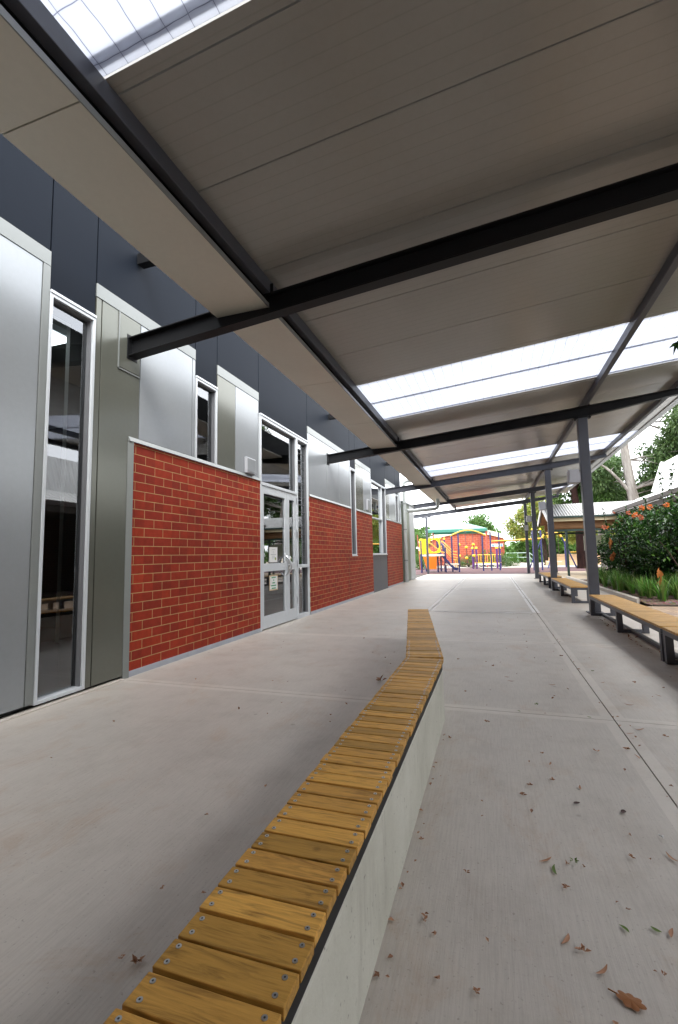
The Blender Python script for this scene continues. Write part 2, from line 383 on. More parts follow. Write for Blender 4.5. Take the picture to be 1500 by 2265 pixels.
# ------------------------------------------------------------------ ground
def ground():
    # big earth sheet to the horizon
    g = MB(); g.quad((-300, -200, -0.10), (300, -200, -0.10), (300, 500, -0.10), (-300, 500, -0.10))
    m, n, b, o = newmat('bare_earth'); v = coords(n)
    n.links.new(ramp(n, noise(n, v, 0.8, 7, 0.65), [(0.3, (0.30, 0.25, 0.18)), (0.7, (0.44, 0.38, 0.29))]), b.inputs['Base Color']); b.inputs['Roughness'].default_value = 0.95
    struct(g.build('ground', m))
    # concrete paving: slabs with open joints over a dark bed
    bed = MB(); bed.box(-12, 3.02, -10, 27.0, -0.08, -0.012)
    s = MB(); e = 0.07; gp = 0.004
    xs_n = [(-3.66, -0.50), (-0.50, 0.76), (0.76, 2.32)]; xs_f = [(-3.66, -1.32), (-1.32, 0.76), (0.76, 3.02)]
    ys = [-9.0, -5.6, -2.4, 0.62, 3.80, 6.68, 9.80, 12.9, 15.8, 18.7, 21.6, 24.4, 26.98]
    for y0, y1 in zip(ys, ys[1:]):
        for x0, x1 in (xs_f if y0 >= 9.7 else xs_n if y0 < 3.7 else [(-3.66, 0.76), (0.76, 2.32)]):
            a, b_, c, d = x0 + gp, x1 - gp, y0 + gp * 0.7, y1 - gp * 0.7
            O = [(a, c), (b_, c), (b_, d), (a, d)]; I = [(a + e, c + e), (b_ - e, c + e), (b_ - e, d - e), (a + e, d - e)]
            top = [(x, y, 0) for x, y in O] + [(x, y, 0) for x, y in I] + [(x, y, -0.05) for x, y in O]
            s.add(top, [(4, 5, 6, 7)], 0); s.add(top, [(0, 1, 5, 4), (1, 2, 6, 5), (2, 3, 7, 6), (3, 0, 4, 7)], 1)
            s.add(top, [(0, 8, 9, 1), (1, 9, 10, 2), (2, 10, 11, 3), (3, 11, 8, 0)], 1)
    p = struct(s.build('paving', [M['concrete'], M['edge']])); struct(bed.build('paving_bed', M['gap']))
    # pale trowelled lines along the far joints
    c = MB(); z = 0.004
    def strip(x0, x1, y0, y1): c.quad((x0, y0, z), (x1, y0, z), (x1, y1, z), (x0, y1, z))
    for x in (-1.32, 0.76):
        for y0, y1 in zip(ys[6:], ys[7:]):
            strip(x - 0.075, x - 0.012, y0 + 0.1, y1 - 0.1); strip(x + 0.012, x + 0.06, y0 + 0.1, y1 - 0.1)
    for y, xr in ((9.80, 0.66), (15.8, 0.66), (21.6, 0.66)):
        strip(-1.22, xr, y + 0.012, y + 0.075); strip(-1.22, xr - 0.3, y - 0.07, y - 0.012)
    struct(c.build('joint_marking', M['chalk']))
    # clay pavers to the right of the near bench
    pm = brick_mat('clay_pavers', 0, 0, 0.21, 0.105, 0.004, (0.44, 0.33, 0.24), (0.36, 0.27, 0.20), (0.20, 0.16, 0.12), axis='Y')
    n = pm.node_tree
    for l in list(n.links):   # lay the pattern flat: rows run along X
        if l.from_node.type == 'SEPXYZ' and l.from_socket.name == 'Z': n.links.new(l.from_node.outputs['X'], l.to_socket)
    pv = MB(); pv.box(2.33, 9.0, -9, 11.45, -0.06, -0.006); struct(pv.build('paver_path', pm))
    # rubber softfall, sand and pale yard beyond
    rb = MB(); rb.box(-14, 3.3, 27.0, 38, -0.06, -0.004); rb.box(3.3, 14, 30.2, 38, -0.06, -0.004)
    struct(rb.build('rubber_softfall', plain('rubber_softfall', (0.082, 0.036, 0.040), 0.9, var=0.25, scale=6, bmp=0.3)))
    sa = MB(); sa.quad((3.02, 20.6, -0.01), (14, 20.6, -0.01), (14, 30.2, -0.01), (3.02, 30.2, -0.01))
    struct(sa.build('sandy_ground', plain('sandy_ground', (0.42, 0.34, 0.24), 0.95, var=0.2, scale=2, bmp=0.3)))
    yd = MB(); yd.quad((-30, 38, -0.01), (30, 38, -0.01), (30, 75, -0.01), (-30, 75, -0.01))
    struct(yd.build('schoolyard_path', plain('pale_path', (0.44, 0.40, 0.35), 0.9, var=0.1, scale=0.6)))
    # garden bed
    m, n, b, o = newmat('bark_mulch'); v = coords(n)
    vo = n.nodes.new('ShaderNodeTexVoronoi'); vo.inputs['Scale'].default_value = 28; n.links.new(v, vo.inputs['Vector'])
    n.links.new(mix(n, ramp(n, noise(n, v, 9, 6), [(0.3, (0.07, 0.035, 0.02)), (0.7, (0.22, 0.12, 0.07))]), vo.outputs['Color'], 0.12), b.inputs['Base Color']); b.inputs['Roughness'].default_value = 0.95
    bump(n, b, vo.outputs['Distance'], 1.0, 0.03); M['mulch'] = m
    gb = MB(); nx, ny = 30, 40; X0, X1, Y0, Y1 = 3.16, 9.0, 11.52, 20.45
    vs_ = []
    for j in range(ny + 1):
        for i in range(nx + 1):
            x, y = X0 + (X1 - X0) * i / nx, Y0 + (Y1 - Y0) * j / ny
            ed = min(1, (x - X0) / 0.5, (y - Y0) / 0.3)
            vs_.append((x, y, 0.005 + 0.09 * ed + 0.03 * mnoise.noise(Vector((x * 3, y * 3, 0)))))
    gb.add(vs_, [(j * (nx + 1) + i, j * (nx + 1) + i + 1, (j + 1) * (nx + 1) + i + 1, (j + 1) * (nx + 1) + i) for j in range(ny) for i in range(nx)], 0, True)
    struct(gb.build('garden_bed_ground', m))
    k = MB(); k.hexa([(3.03, 12.1, -0.05), (3.15, 12.35, -0.05), (3.15, 22.8, -0.05), (3.03, 22.8, -0.05), (3.03, 12.1, 0.09), (3.15, 12.35, 0.09), (3.15, 22.8, 0.09), (3.03, 22.8, 0.09)])
    k.box(3.152, 9.0, 20.46, 20.58, -0.05, 0.085)
    struct(k.build('kerb', M['edge'], bevel=0.01))
    k = MB(); k.box(3.17, 9.0, 11.455, 11.50, -0.05, 0.03); struct(k.build('kerb_edging', M['gap']))
ground()

# ------------------------------------------------------------------ school building
WX = -3.6
def school():
    B = thing('school_building', (-3.6, 8, 0), 'long school building with red brick and grey metal panels beside the covered walkway', 'school building')
    def seg(name, mat, y0, y1, z0, z1, x=WX, t=0.08, bevel=0.003):
        b = MB(); b.box(x - t, x, y0, y1, z0, z1); return b.build(name, mat, B, bevel)
    # backing wall with true openings
    bk = MB()
    ops = [(2.88, 3.34, 0.03, 3.55), (4.99, 5.45, 2.45, 3.56), (6.72, 8.81, 0.0, 3.55), (11.90, 12.35, 1.2, 3.56), (14.17, 16.2, 1.22, 3.56), (18.05, 18.55, 2.45, 3.56)]
    cur = -12.0
    for y0, y1, z0, z1 in ops:
        bk.box(-3.9, -3.69, cur, y0, 0, 5.3)
        if z0 > 0.01: bk.box(-3.9, -3.69, y0, y1, 0, z0)
        bk.box(-3.9, -3.69, y0, y1, z1, 5.3); cur = y1
    bk.box(-3.9, -3.69, cur, 19.2, 0, 5.3)
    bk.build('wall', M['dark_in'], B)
    # dark blue fascia panels stepping down to each head
    g = 0.006
    fas = [(-12, -6.2, 3.945), (-6.2, -2.0, 3.945), (-2.0, 0.0, 3.945), (0.0, 2.86, 3.945), (2.86, 3.36, 3.60), (3.36, 4.965, 3.945), (4.965, 5.47, 3.60), (5.47, 6.69, 3.945), (6.69, 8.82, 3.60), (8.82, 11.85, 3.945), (11.85, 12.37, 3.60), (12.37, 14.12, 3.945), (14.12, 16.2, 3.60), (16.2, 18.0, 3.945), (18.0, 18.6, 3.60), (18.6, 19.2, 3.945)]
    for y0, y1, z in fas: seg('fascia_panel', M['blue_panel'], y0 + g, y1 - g, z, 5.3, WX - 0.004)
    # pale / olive cladding sheets
    LP, OP = M['light_panel'], M['olive_panel']
    def sheet(mat, y0, y1, z0, z1): return seg('cladding_panel', mat, y0 + 0.003, y1 - 0.003, z0, z1)
    def cap(y0, y1):
        b = MB(); b.box(WX - 0.06, WX + 0.005, y0, y1, 3.80, 3.938); b.box(WX - 0.05, WX + 0.008, y0, y1, 3.797, 3.804); b.build('cap_flashing', M['trim'], B, 0.003)
    for a, b_ in ((-12, -8), (-8, -4.0), (-4.0, -0.55), (-0.55, 2.79)): sheet(LP, a, b_, 0.045, 3.797)
    b = MB(); b.box(WX - 0.07, WX + 0.006, 2.793, 2.862, 0.045, 3.797); b.build('corner_trim', M['trim'], B, 0.004)
    cap(-12, 2.862); cap(3.362, 4.962); cap(5.472, 6.688); cap(8.828, 11.87); cap(12.375, 14.115); cap(16.205, 17.995)
    sheet(OP, 3.365, 3.43, 0.03, 3.797); sheet(OP, 3.436, 3.968, 0.03, 3.797)
    b = MB(); b.box(WX - 0.02, WX + 0.004, 3.972, 3.976, 2.49, 3.79)
    # access plate around the first beam seat
    b = MB(); b.box(WX - 0.01, WX + 0.007, 3.665, 3.955, 3.20, 3.79); b.build('beam_plate', OP, B, 0.003)
    b = MB(); b.box(WX, WX + 0.010, 3.650, 3.662, 3.18, 3.796); b.box(WX, WX + 0.010, 3.650, 3.955, 3.178, 3.190); b.build('sealant_bead', M['trim'], B)
    sheet(LP, 3.972, 4.90, 2.50, 3.797); sheet(LP, 4.905, 4.965, 2.50, 3.797)
    sheet(OP, 5.475, 5.955, 2.50, 3.797); sheet(LP, 5.96, 6.688, 2.50, 3.797)
    sheet(LP, 8.828, 9.98, 2.50, 3.797); sheet(LP, 9.985, 10.9, 2.50, 3.797); sheet(LP, 10.905, 11.865, 2.50, 3.797)
    sheet(OP, 12.375, 13.175, 2.50, 3.797); sheet(LP, 13.18, 14.115, 2.50, 3.797)
    sheet(OP, 16.205, 16.8, 2.50, 3.797); sheet(LP, 16.805, 17.995, 2.50, 3.797); sheet(LP, 18.605, 19.2, 2.50, 3.797)
    # brick panels, trims and plinths
    bf = WX + 0.012
    def bricks(y0, y1, cut=None):
        b = MB(); x0 = WX - 0.1
        if cut:
            c0, c1, cz = cut; b.box(x0, bf, y0, c0, 0.06, 2.44); b.box(x0, bf, c1, y1, 0.06, 2.44); b.box(x0, bf - 0.0005, c0, c1, 0.06, cz)
        else: b.box(x0, bf, y0, y1, 0.06, 2.44)
        b.build('brick_panel', M['brick'], B)
        b = MB(); b.box(x0, bf + 0.004, y0, y1, -0.02, 0.06); b.build('plinth', M['plinth'], B, 0.003)
        b = MB()
        spans = [(y0 - 0.05, y1)] if not cut else [(y0, cut[0]), (cut[1], y1)]
        for a, c in spans:
            b.hexa([(WX - 0.05, a, 2.443), (bf + 0.022, a, 2.443), (bf + 0.022, c, 2.443), (WX - 0.05, c, 2.443), (WX - 0.05, a, 2.497), (WX + 0.004, a, 2.497), (WX + 0.004, c, 2.497), (WX - 0.05, c, 2.497)])
        b.build('wall_trim', M['trim'], B, 0.003)
    bricks(3.87, 6.72); bricks(8.87, 14.15, (11.87, 12.37, 1.19)); bricks(16.28, 19.15)
    b = MB(); b.hexa([(WX - 0.05, 3.815, 0.0), (WX + 0.006, 3.815, 0.0), (bf + 0.022, 3.868, 0.0), (WX - 0.05, 3.868, 0.0), (WX - 0.05, 3.815, 2.44), (WX + 0.006, 3.815, 2.44), (bf + 0.022, 3.868, 2.44), (WX - 0.05, 3.868, 2.44)])
    b.build('wall_trim', M['trim'], B)
    b = MB(); b.box(bf, bf + 0.0025, 11.60, 11.612, 0.06, 1.2); b.build('control_joint', M['gap'], B)
    seg('spandrel_panel', M['steel_mid'], 14.17, 15.2, 0.0, 1.19); seg('spandrel_panel', M['steel_mid'], 15.205, 16.26, 0.0, 1.19)
    b = MB(); b.box(-3.60, -3.545, -12, 3.80, -0.02, 0.012); b.build('mortar_fillet', M['edge'], B, 0.004)
    # windows
    def window(y0, y1, z0, z1, mull=(), trans=(), fw=0.030, dep=0.07, sill=False):
        w_ = MB(); xo = WX + 0.010; xi = WX - dep - 0.02
        w_.box(xi, xo, y0, y0 + fw, z0, z1); w_.box(xi, xo, y1 - fw, y1, z0, z1)
        w_.box(xi, xo, y0 + fw, y1 - fw, z1 - fw, z1); w_.box(xi, xo, y0 + fw, y1 - fw, z0, z0 + fw)
        w_.box(WX - 0.03, xo + 0.008, y0, y1, z1 + 0.002, z1 + 0.030)
        for y in mull: w_.box(xi, xo - 0.004, y - fw / 2, y + fw / 2, z0 + fw, z1 - fw)
        for a, b_, z in trans: w_.box(xi, xo - 0.006, a, b_, z - fw / 2, z + fw / 2)
        f = w_.build('window_frame', M['alu'], B, 0.003)
        r = MB(); t = 0.012
        r.box(xi, WX - 0.012, y1 - fw - t, y1 - fw - 0.001, z0 + fw, z1 - fw); r.box(xi, WX - 0.012, y0 + fw + 0.001, y0 + fw + t, z0 + fw, z1 - fw); r.box(xi, WX - 0.012, y0 + fw + t, y1 - fw - t, z1 - fw - t, z1 - fw - 0.001)
        r.build('reveal', M['reveal'], f)
        gl = MB(); x = WX - dep + 0.01; gl.quad((x, y0 + fw, z0 + fw), (x, y1 - fw, z0 + fw), (x, y1 - fw, z1 - fw), (x, y0 + fw, z1 - fw)); gl.build('pane', M['glass'], f)
        if sill:
            s_ = MB(); s_.box(WX - 0.03, WX + 0.035, y0, y1, z0 - 0.03, z0 - 0.002); s_.build('sill', M['alu'], f, 0.003)
        return f
    window(2.865, 3.358, 0.03, 3.56)
    window(4.972, 5.465, 2.445, 3.565); window(11.875, 12.365, 1.195, 3.565, sill=True)
    window(14.13, 16.2, 1.21, 3.565, mull=(15.62,), trans=((14.17, 15.6, 2.39),), sill=True)
    window(18.02, 18.58, 2.45, 3.565)
    # entrance: transom light, sidelight and a pair of glazed leaves
    y0, y1 = 6.71, 8.815
    w_ = MB(); fw = 0.045; xo, xi = WX + 0.02, WX - 0.10
    w_.box(xi, xo, y0, y0 + fw, 0, 3.565); w_.box(xi, xo, y1 - fw, y1, 0, 3.565); w_.box(xi, xo, y0 + fw, y1 - fw, 3.515, 3.565)
    w_.box(WX - 0.03, xo + 0.012, y0, y1, 3.567, 3.598)
    w_.box(xi, xo, y0 + fw, 8.19, 2.39, 2.44); w_.box(xi, xo, 8.19, 8.25, 0, 3.515); w_.box(xi, xo - 0.004, 8.25, y1 - fw, 0.97, 1.03); w_.box(xi, xo - 0.004, 8.25, y1 - fw, 0.0, 0.07)
    w_.box(xi, xo - 0.01, 8.25, 8.285, 1.03, 3.515)
    f = w_.build('entrance_frame', M['alu'], B, 0.003)
    r = MB(); r.box(xi, WX - 0.012, y1 - fw - 0.012, y1 - fw - 0.001, 0.07, 3.51); r.box(xi, WX - 0.012, 8.176, 8.189, 2.44, 3.51); r.box(xi, WX - 0.012, y0 + fw, 8.17, 3.50, 3.514); r.build('reveal', M['reveal'], f)
    x = WX - 0.06
    for a, b_, c, d in ((y0 + fw, 8.19, 2.44, 3.515), (8.25, y1 - fw, 0.07, 0.97)):
        gl = MB(); gl.quad((x, a, c), (x, b_, c), (x, b_, d), (x, a, d)); gl.build('pane', M['glass'], f)
    lv = MB(); lv.quad((x, 8.285, 1.03), (x, y1 - fw, 1.03), (x, y1 - fw, 3.515), (x, 8.285, 3.515)); lv.build('louvre_glass', M['glass'], f)
    lv = MB(); z = 1.18
    while z < 3.46: lv.box(x + 0.001, x + 0.007, 8.285, y1 - fw, z, z + 0.006); z += 0.15
    lv.build('louvre_edges', M['reveal'], f)
    def leaf(a, b_, st):
        d = MB(); x0, x1 = WX - 0.04, WX + 0.006
        d.box(x0, x1, a, a + st, 0.02, 2.385); d.box(x0, x1, b_ - st, b_, 0.02, 2.385)
        d.box(x0, x1, a + st, b_ - st, 2.26, 2.385); d.box(x0, x1, a + st, b_ - st, 0.02, 0.22); d.box(x0, x1, a + st, b_ - st, 0.95, 1.08)
        o = d.build('door', M['alu'], B, 0.003)
        q = MB()
        for c, e in ((0.22, 0.95), (1.08, 2.26)): q.quad((WX - 0.018, a + st, c), (WX - 0.018, b_ - st, c), (WX - 0.018, b_ - st, e), (WX - 0.018, a + st, e))
        q.build('pane', M['glass'], o)
        return o
    d1 = leaf(6.765, 7.755, 0.085); d2 = leaf(7.765, 8.185, 0.10)
    h = MB()
    for k, y in ((0, 7.70), ):
        pts = [(WX + 0.006, y, 0.86)] + [(WX + 0.02 + 0.10 * math.sin(math.pi * t), y, 0.86 + 0.34 * t) for t in [i / 12 for i in range(13)]] + [(WX + 0.006, y, 1.20)]
        h.tube(pts, 0.017, 8)
    h.build('handle', M['screw'], d1)
    h = MB(); h.box(WX + 0.006, WX + 0.016, 7.785, 7.85, 0.88, 1.16); h.tube([(WX + 0.016, 7.817, 1.03), (WX + 0.04, 7.817, 1.03)], 0.018, 10); h.build('lock_plate', M['screw'], d2, 0.003)
    for z in (0.3, 1.0, 1.55, 2.2):
        h = MB(); h.box(WX + 0.004, WX + 0.032, 8.182, 8.194, z, z + 0.12); h.build('hinge', M['screw'], d2)
    # corner block beyond the downpipe
    b = MB(); b.box(-9, -3.56, 19.6, 20.9, 0.02, 3.42); b.build('corner_panel', corrugated_mat('olive_ribbed', (0.20, 0.23, 0.18), 'Y', 0.2), B)
    b = MB(); b.box(-9, -3.545, 20.905, 22.2, 0.02, 3.42); b.build('corner_panel', plain('matt_pale_panel', (0.42, 0.44, 0.45), 0.6, var=0.04), B)
    b = MB(); b.box(-9.1, -3.52, 19.55, 22.25, 3.422, 3.50); b.build('parapet', M['trim'], B, 0.003)
    # roof and inside rooms
    b = MB(); b.box(-12, -3.58, -12, 19.25, 5.302, 5.42); b.build('roof', M['roof_top'], B)
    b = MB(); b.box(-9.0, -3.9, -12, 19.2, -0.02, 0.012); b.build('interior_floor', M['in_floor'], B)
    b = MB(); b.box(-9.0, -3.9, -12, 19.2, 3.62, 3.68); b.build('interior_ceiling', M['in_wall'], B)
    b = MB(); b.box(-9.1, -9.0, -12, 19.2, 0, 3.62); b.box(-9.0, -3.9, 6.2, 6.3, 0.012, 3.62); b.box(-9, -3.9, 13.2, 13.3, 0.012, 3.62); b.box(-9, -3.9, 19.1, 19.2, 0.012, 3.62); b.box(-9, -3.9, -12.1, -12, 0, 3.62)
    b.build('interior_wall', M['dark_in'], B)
    b = MB(); b.box(-4.02, -3.80, 3.40, 3.72, 0.42, 3.62); b.build('interior_column', plain('white_plaster', (0.75, 0.76, 0.74), 0.7, var=0.03), B)
    return B
school()
def interior_bits():
    t = thing('reading_desk', (-4.5, 3.6, 0.012), 'timber desk just inside the tall window nearest the camera', 'desk')
    b = MB(); b.box(-5.3, -4.1, 3.2, 4.6, 0.70, 0.735); b.build('desk_top', M['in_wood'], t, 0.004)
    b = MB(); b.box(-5.25, -4.15, 3.25, 3.28, 0.012, 0.70); b.build('side_panel', M['in_wood'], t)
    b = MB(); b.box(-5.25, -4.15, 4.52, 4.55, 0.012, 0.70); b.build('side_panel', M['in_wood'], t)
    t = thing('ceiling_light', (-4.3, 3.6, 3.57), 'flat lit ceiling light seen through the top of the tall near window', 'ceiling light')
    b = MB(); b.box(-4.75, -4.15, 3.08, 3.62, 3.55, 3.617); b.build('light_body', M['alu'], t)
    b = MB(); b.box(-4.73, -4.17, 3.10, 3.60, 3.535, 3.549); b.build('diffuser', M['lamp'], t)
interior_bits()

# ------------------------------------------------------------------ covered walkway
SL = 0.0928
def zu(x): return 4.20 + SL * (x - 1.86)          # roof lining underside
BEAM_Y = [-4.3, -2.4, 3.84, 10.1, 16.26, 22.25, 27.35]
def canopy():
    C = thing('walkway_canopy', (0, 10, 0), 'long pitched walkway canopy on charcoal steel posts and beams with translucent strips', 'canopy')
    def bb(x): return 3.36 + SL * (x + 3.6)          # beam underside
    for i, y in enumerate(BEAM_Y):
        b = MB(); x0, x1, xt, dp, hw = -3.585, 1.95, 3.56, 0.208, 0.062
        if i == len(BEAM_Y) - 1: x0 = -4.6
        # I section: web and two flanges, tapering past the posts
        def sec(xa, xb, da, db, cut=0.0):
            za, zb = bb(xa) + 0.208 - da, bb(xb) + 0.208 - db
            ta, tb = bb(xa) + 0.208, bb(xb) + 0.208
            ft = 0.014
            b.hexa([(xa, y - hw, za), (xb, y - hw, zb), (xb, y + hw, zb), (xa, y + hw, za), (xa, y - hw, za + ft), (xb, y - hw, zb + ft), (xb, y + hw, zb + ft), (xa, y + hw, za + ft)])
            b.hexa([(xa, y - hw, ta - ft), (xb, y - hw, tb - ft), (xb, y + hw, tb - ft), (xa, y + hw, ta - ft), (xa, y - hw, ta), (xb, y - hw, tb), (xb, y + hw, tb), (xa, y + hw, ta)])
            b.hexa([(xa, y - 0.006, za + ft), (xb, y - 0.006, zb + ft), (xb, y + 0.006, zb + ft), (xa, y + 0.006, za + ft), (xa, y - 0.006, ta - ft), (xb, y - 0.006, tb - ft), (xb, y + 0.006, tb - ft), (xa, y + 0.006, ta - ft)])
        sec(x0, x1, dp, dp); sec(x1, xt, dp, 0.105)
        if i < len(BEAM_Y) - 1: b.box(-3.60, -3.588, y - 0.075, y + 0.075, 3.33, 3.60)
        bo = b.build('beam', M['steel'] if i < 4 else M['steel_mid'], C, 0.002, 1)
        c = MB()                                     # cleats that seat the purlins and bolts under the beam at the post
        for px in (-1.945, 1.90):
            c.bar((px + 0.03, y - 0.05, bb(px) + 0.212), (px + 0.03, y - 0.05, bb(px) + 0.30), 0.07, 0.008)
            for dz in (0.235, 0.275): c.tube([(px + 0.025, y - 0.07, bb(px) + dz), (px + 0.025, y - 0.04, bb(px) + dz)], 0.012, 6)
        if i >= 2:
            c.box(1.66, 1.98, y - 0.065, y + 0.065, bb(1.82) - 0.034, bb(1.82) - 0.012)
            for q in (1.69, 1.95): c.tube([(q, y - 0.045, bb(q) - 0.062), (q, y - 0.045, bb(q) + 0.01)], 0.013, 6)
        c.build('cleat', M['steel'], bo)
    for y in BEAM_Y[2:]:
        last = y > 27
        b = MB(); hw = 0.088 if not last else 0.075
        b.box(1.82 - hw, 1.82 + hw, y - hw, y + hw, 0.012, bb(1.82) - 0.03); po = b.build('post', M['steel_mid'], C, 0.008)
        b = MB(); b.box(1.68, 1.96, y - 0.14, y + 0.14, 0.001, 0.013); b.build('base_plate', M['steel_mid'], po)
    y = 27.35; b = MB(); b.box(-3.70, -3.58, y - 0.06, y + 0.06, 0.012, 3.34); b.build('post', M['steel_mid'], C, 0.006)
    b = MB(); b.bar((-3.66, y, 3.30), (-3.36, y, 3.37), 0.05, 0.05); b.bar((-3.62, y, 3.30), (-3.92, y, 3.32), 0.05, 0.05); b.build('knee_bracket', M['steel_mid'], C)
    # purlins run the length of the walkway just under the lining
    for px, hw, dp in ((-1.945, 0.036, 0.128), (1.90, 0.040, 0.128), (3.48, 0.040, 0.11)):
        for a, c in zip(BEAM_Y, BEAM_Y[1:]):
            b = MB(); z = zu(px)
            b.hexa([(px - hw, a + 0.004, z - dp), (px + hw, a + 0.004, z - dp), (px + hw, c - 0.004, z - dp), (px - hw, c - 0.004, z - dp), (px - hw, a + 0.004, zu(px - hw) - 0.002), (px + hw, a + 0.004, zu(px + hw) - 0.002), (px + hw, c - 0.004, zu(px + hw) - 0.002), (px - hw, c - 0.004, zu(px - hw) - 0.002)])
            b.build('purlin', M['steel_mid'], C, 0.003, 1)
    # roof sheets: metre-wide insulated panels, translucent strips two sheets wide
    X0, X1 = -2.10, 3.86; T = 0.075
    def sheet(name, mat, y0, y1, t=T, lip=False):
        b = MB(); a, c = y0 + 0.0055, y1 - 0.0055
        b.hexa([(X0, a, zu(X0)), (X1, a, zu(X1)), (X1, c, zu(X1)), (X0, c, zu(X0)), (X0, a, zu(X0) + t), (X1, a, zu(X1) + t), (X1, c, zu(X1) + t), (X0, c, zu(X0) + t)])
        return b.build(name, mat, C)
    strips = [(0.79, 1.79), (6.77, 8.77), (14.02, 16.02), (23.3, 25.2)]
    y = -4.45; edges = []
    cells = []
    for s0, s1 in strips + [(27.75, 27.75)]:
        k = y
        back = []
        e = s0 - 0.13 if s0 < 27 else s0
        while e > y + 0.02:
            back.append((max(y, e - 1.0), e)); e -= 1.0
        cells += [(a, c, 0) for a, c in reversed(back)]
        if s0 < 27:
            sm = (s0 + s1) / 2
            cells += [(s0 - 0.13, s0, 1)] + ([(s0, sm, 2), (sm, s1, 2)] if s1 - s0 > 1.2 else [(s0, s1, 2)]) + [(s1, s1 + 0.10, 1)]
            y = s1 + 0.10
    for a, c, k in cells:
        if c - a < 0.02: continue
        if k == 2:
            o = sheet('skylight_sheet', M['skylight'], a, c, 0.004)
            r = MB()
            for yy in (c - 0.11,):        # moulded ribs in the translucent sheet
                r.hexa([(X0, yy, zu(X0) + 0.006), (X1, yy, zu(X1) + 0.006), (X1, yy + 0.07, zu(X1) + 0.006), (X0, yy + 0.07, zu(X0) + 0.006), (X0, yy + 0.02, zu(X0) + 0.04), (X1, yy + 0.02, zu(X1) + 0.04), (X1, yy + 0.05, zu(X1) + 0.04), (X0, yy + 0.05, zu(X0) + 0.04)])
            r.build('rib', M['skylight'], o)
        else: sheet('roof_panel', M['roof'], a, c)
    b = MB(); z = zu(X1)                                # eave gutter on the open side
    b.box(X1 + 0.002, X1 + 0.02, -4.45, 27.75, z - 0.02, z + 0.10); b.box(X1 + 0.02, X1 + 0.13, -4.45, 27.75, z - 0.02, z - 0.005); b.box(X1 + 0.13, X1 + 0.145, -4.45, 27.75, z - 0.02, z + 0.12)
    b.build('gutter', M['light_panel'], C)
    # box gutter lining along the building side
    joints = [-4.45, -2.5, 1.68, 5.88, 8.0, 12.2, 16.4, 19.4, 22.15]
    for a, c in zip(joints, joints[1:]):
        b = MB(); b.box(-2.53, -1.955, a + 0.004, c - 0.004, 3.61, 3.635); b.build('gutter_lining', M['soffit'], C, 0.002, 1)
    b = MB(); b.box(-2.525, -2.505, -4.45, 22.14, 3.637, 4.05); b.box(-2.505, -2.0, -4.45, 22.14, 3.74, 3.76); b.build('gutter_side', M['steel'], C)
    b = MB(); b.box(-1.953, -1.945, -4.45, 22.15, 3.606, 3.650); b.build('edge_trim', M['trim'], C)
    for y in (-1.9, 3.93, 10.2, 16.45):
        b = MB(); b.box(-3.59, -2.53, y - 0.05, y + 0.05, 4.46, 4.58); b.build('gutter_bracket', M['steel'], C)
canopy()

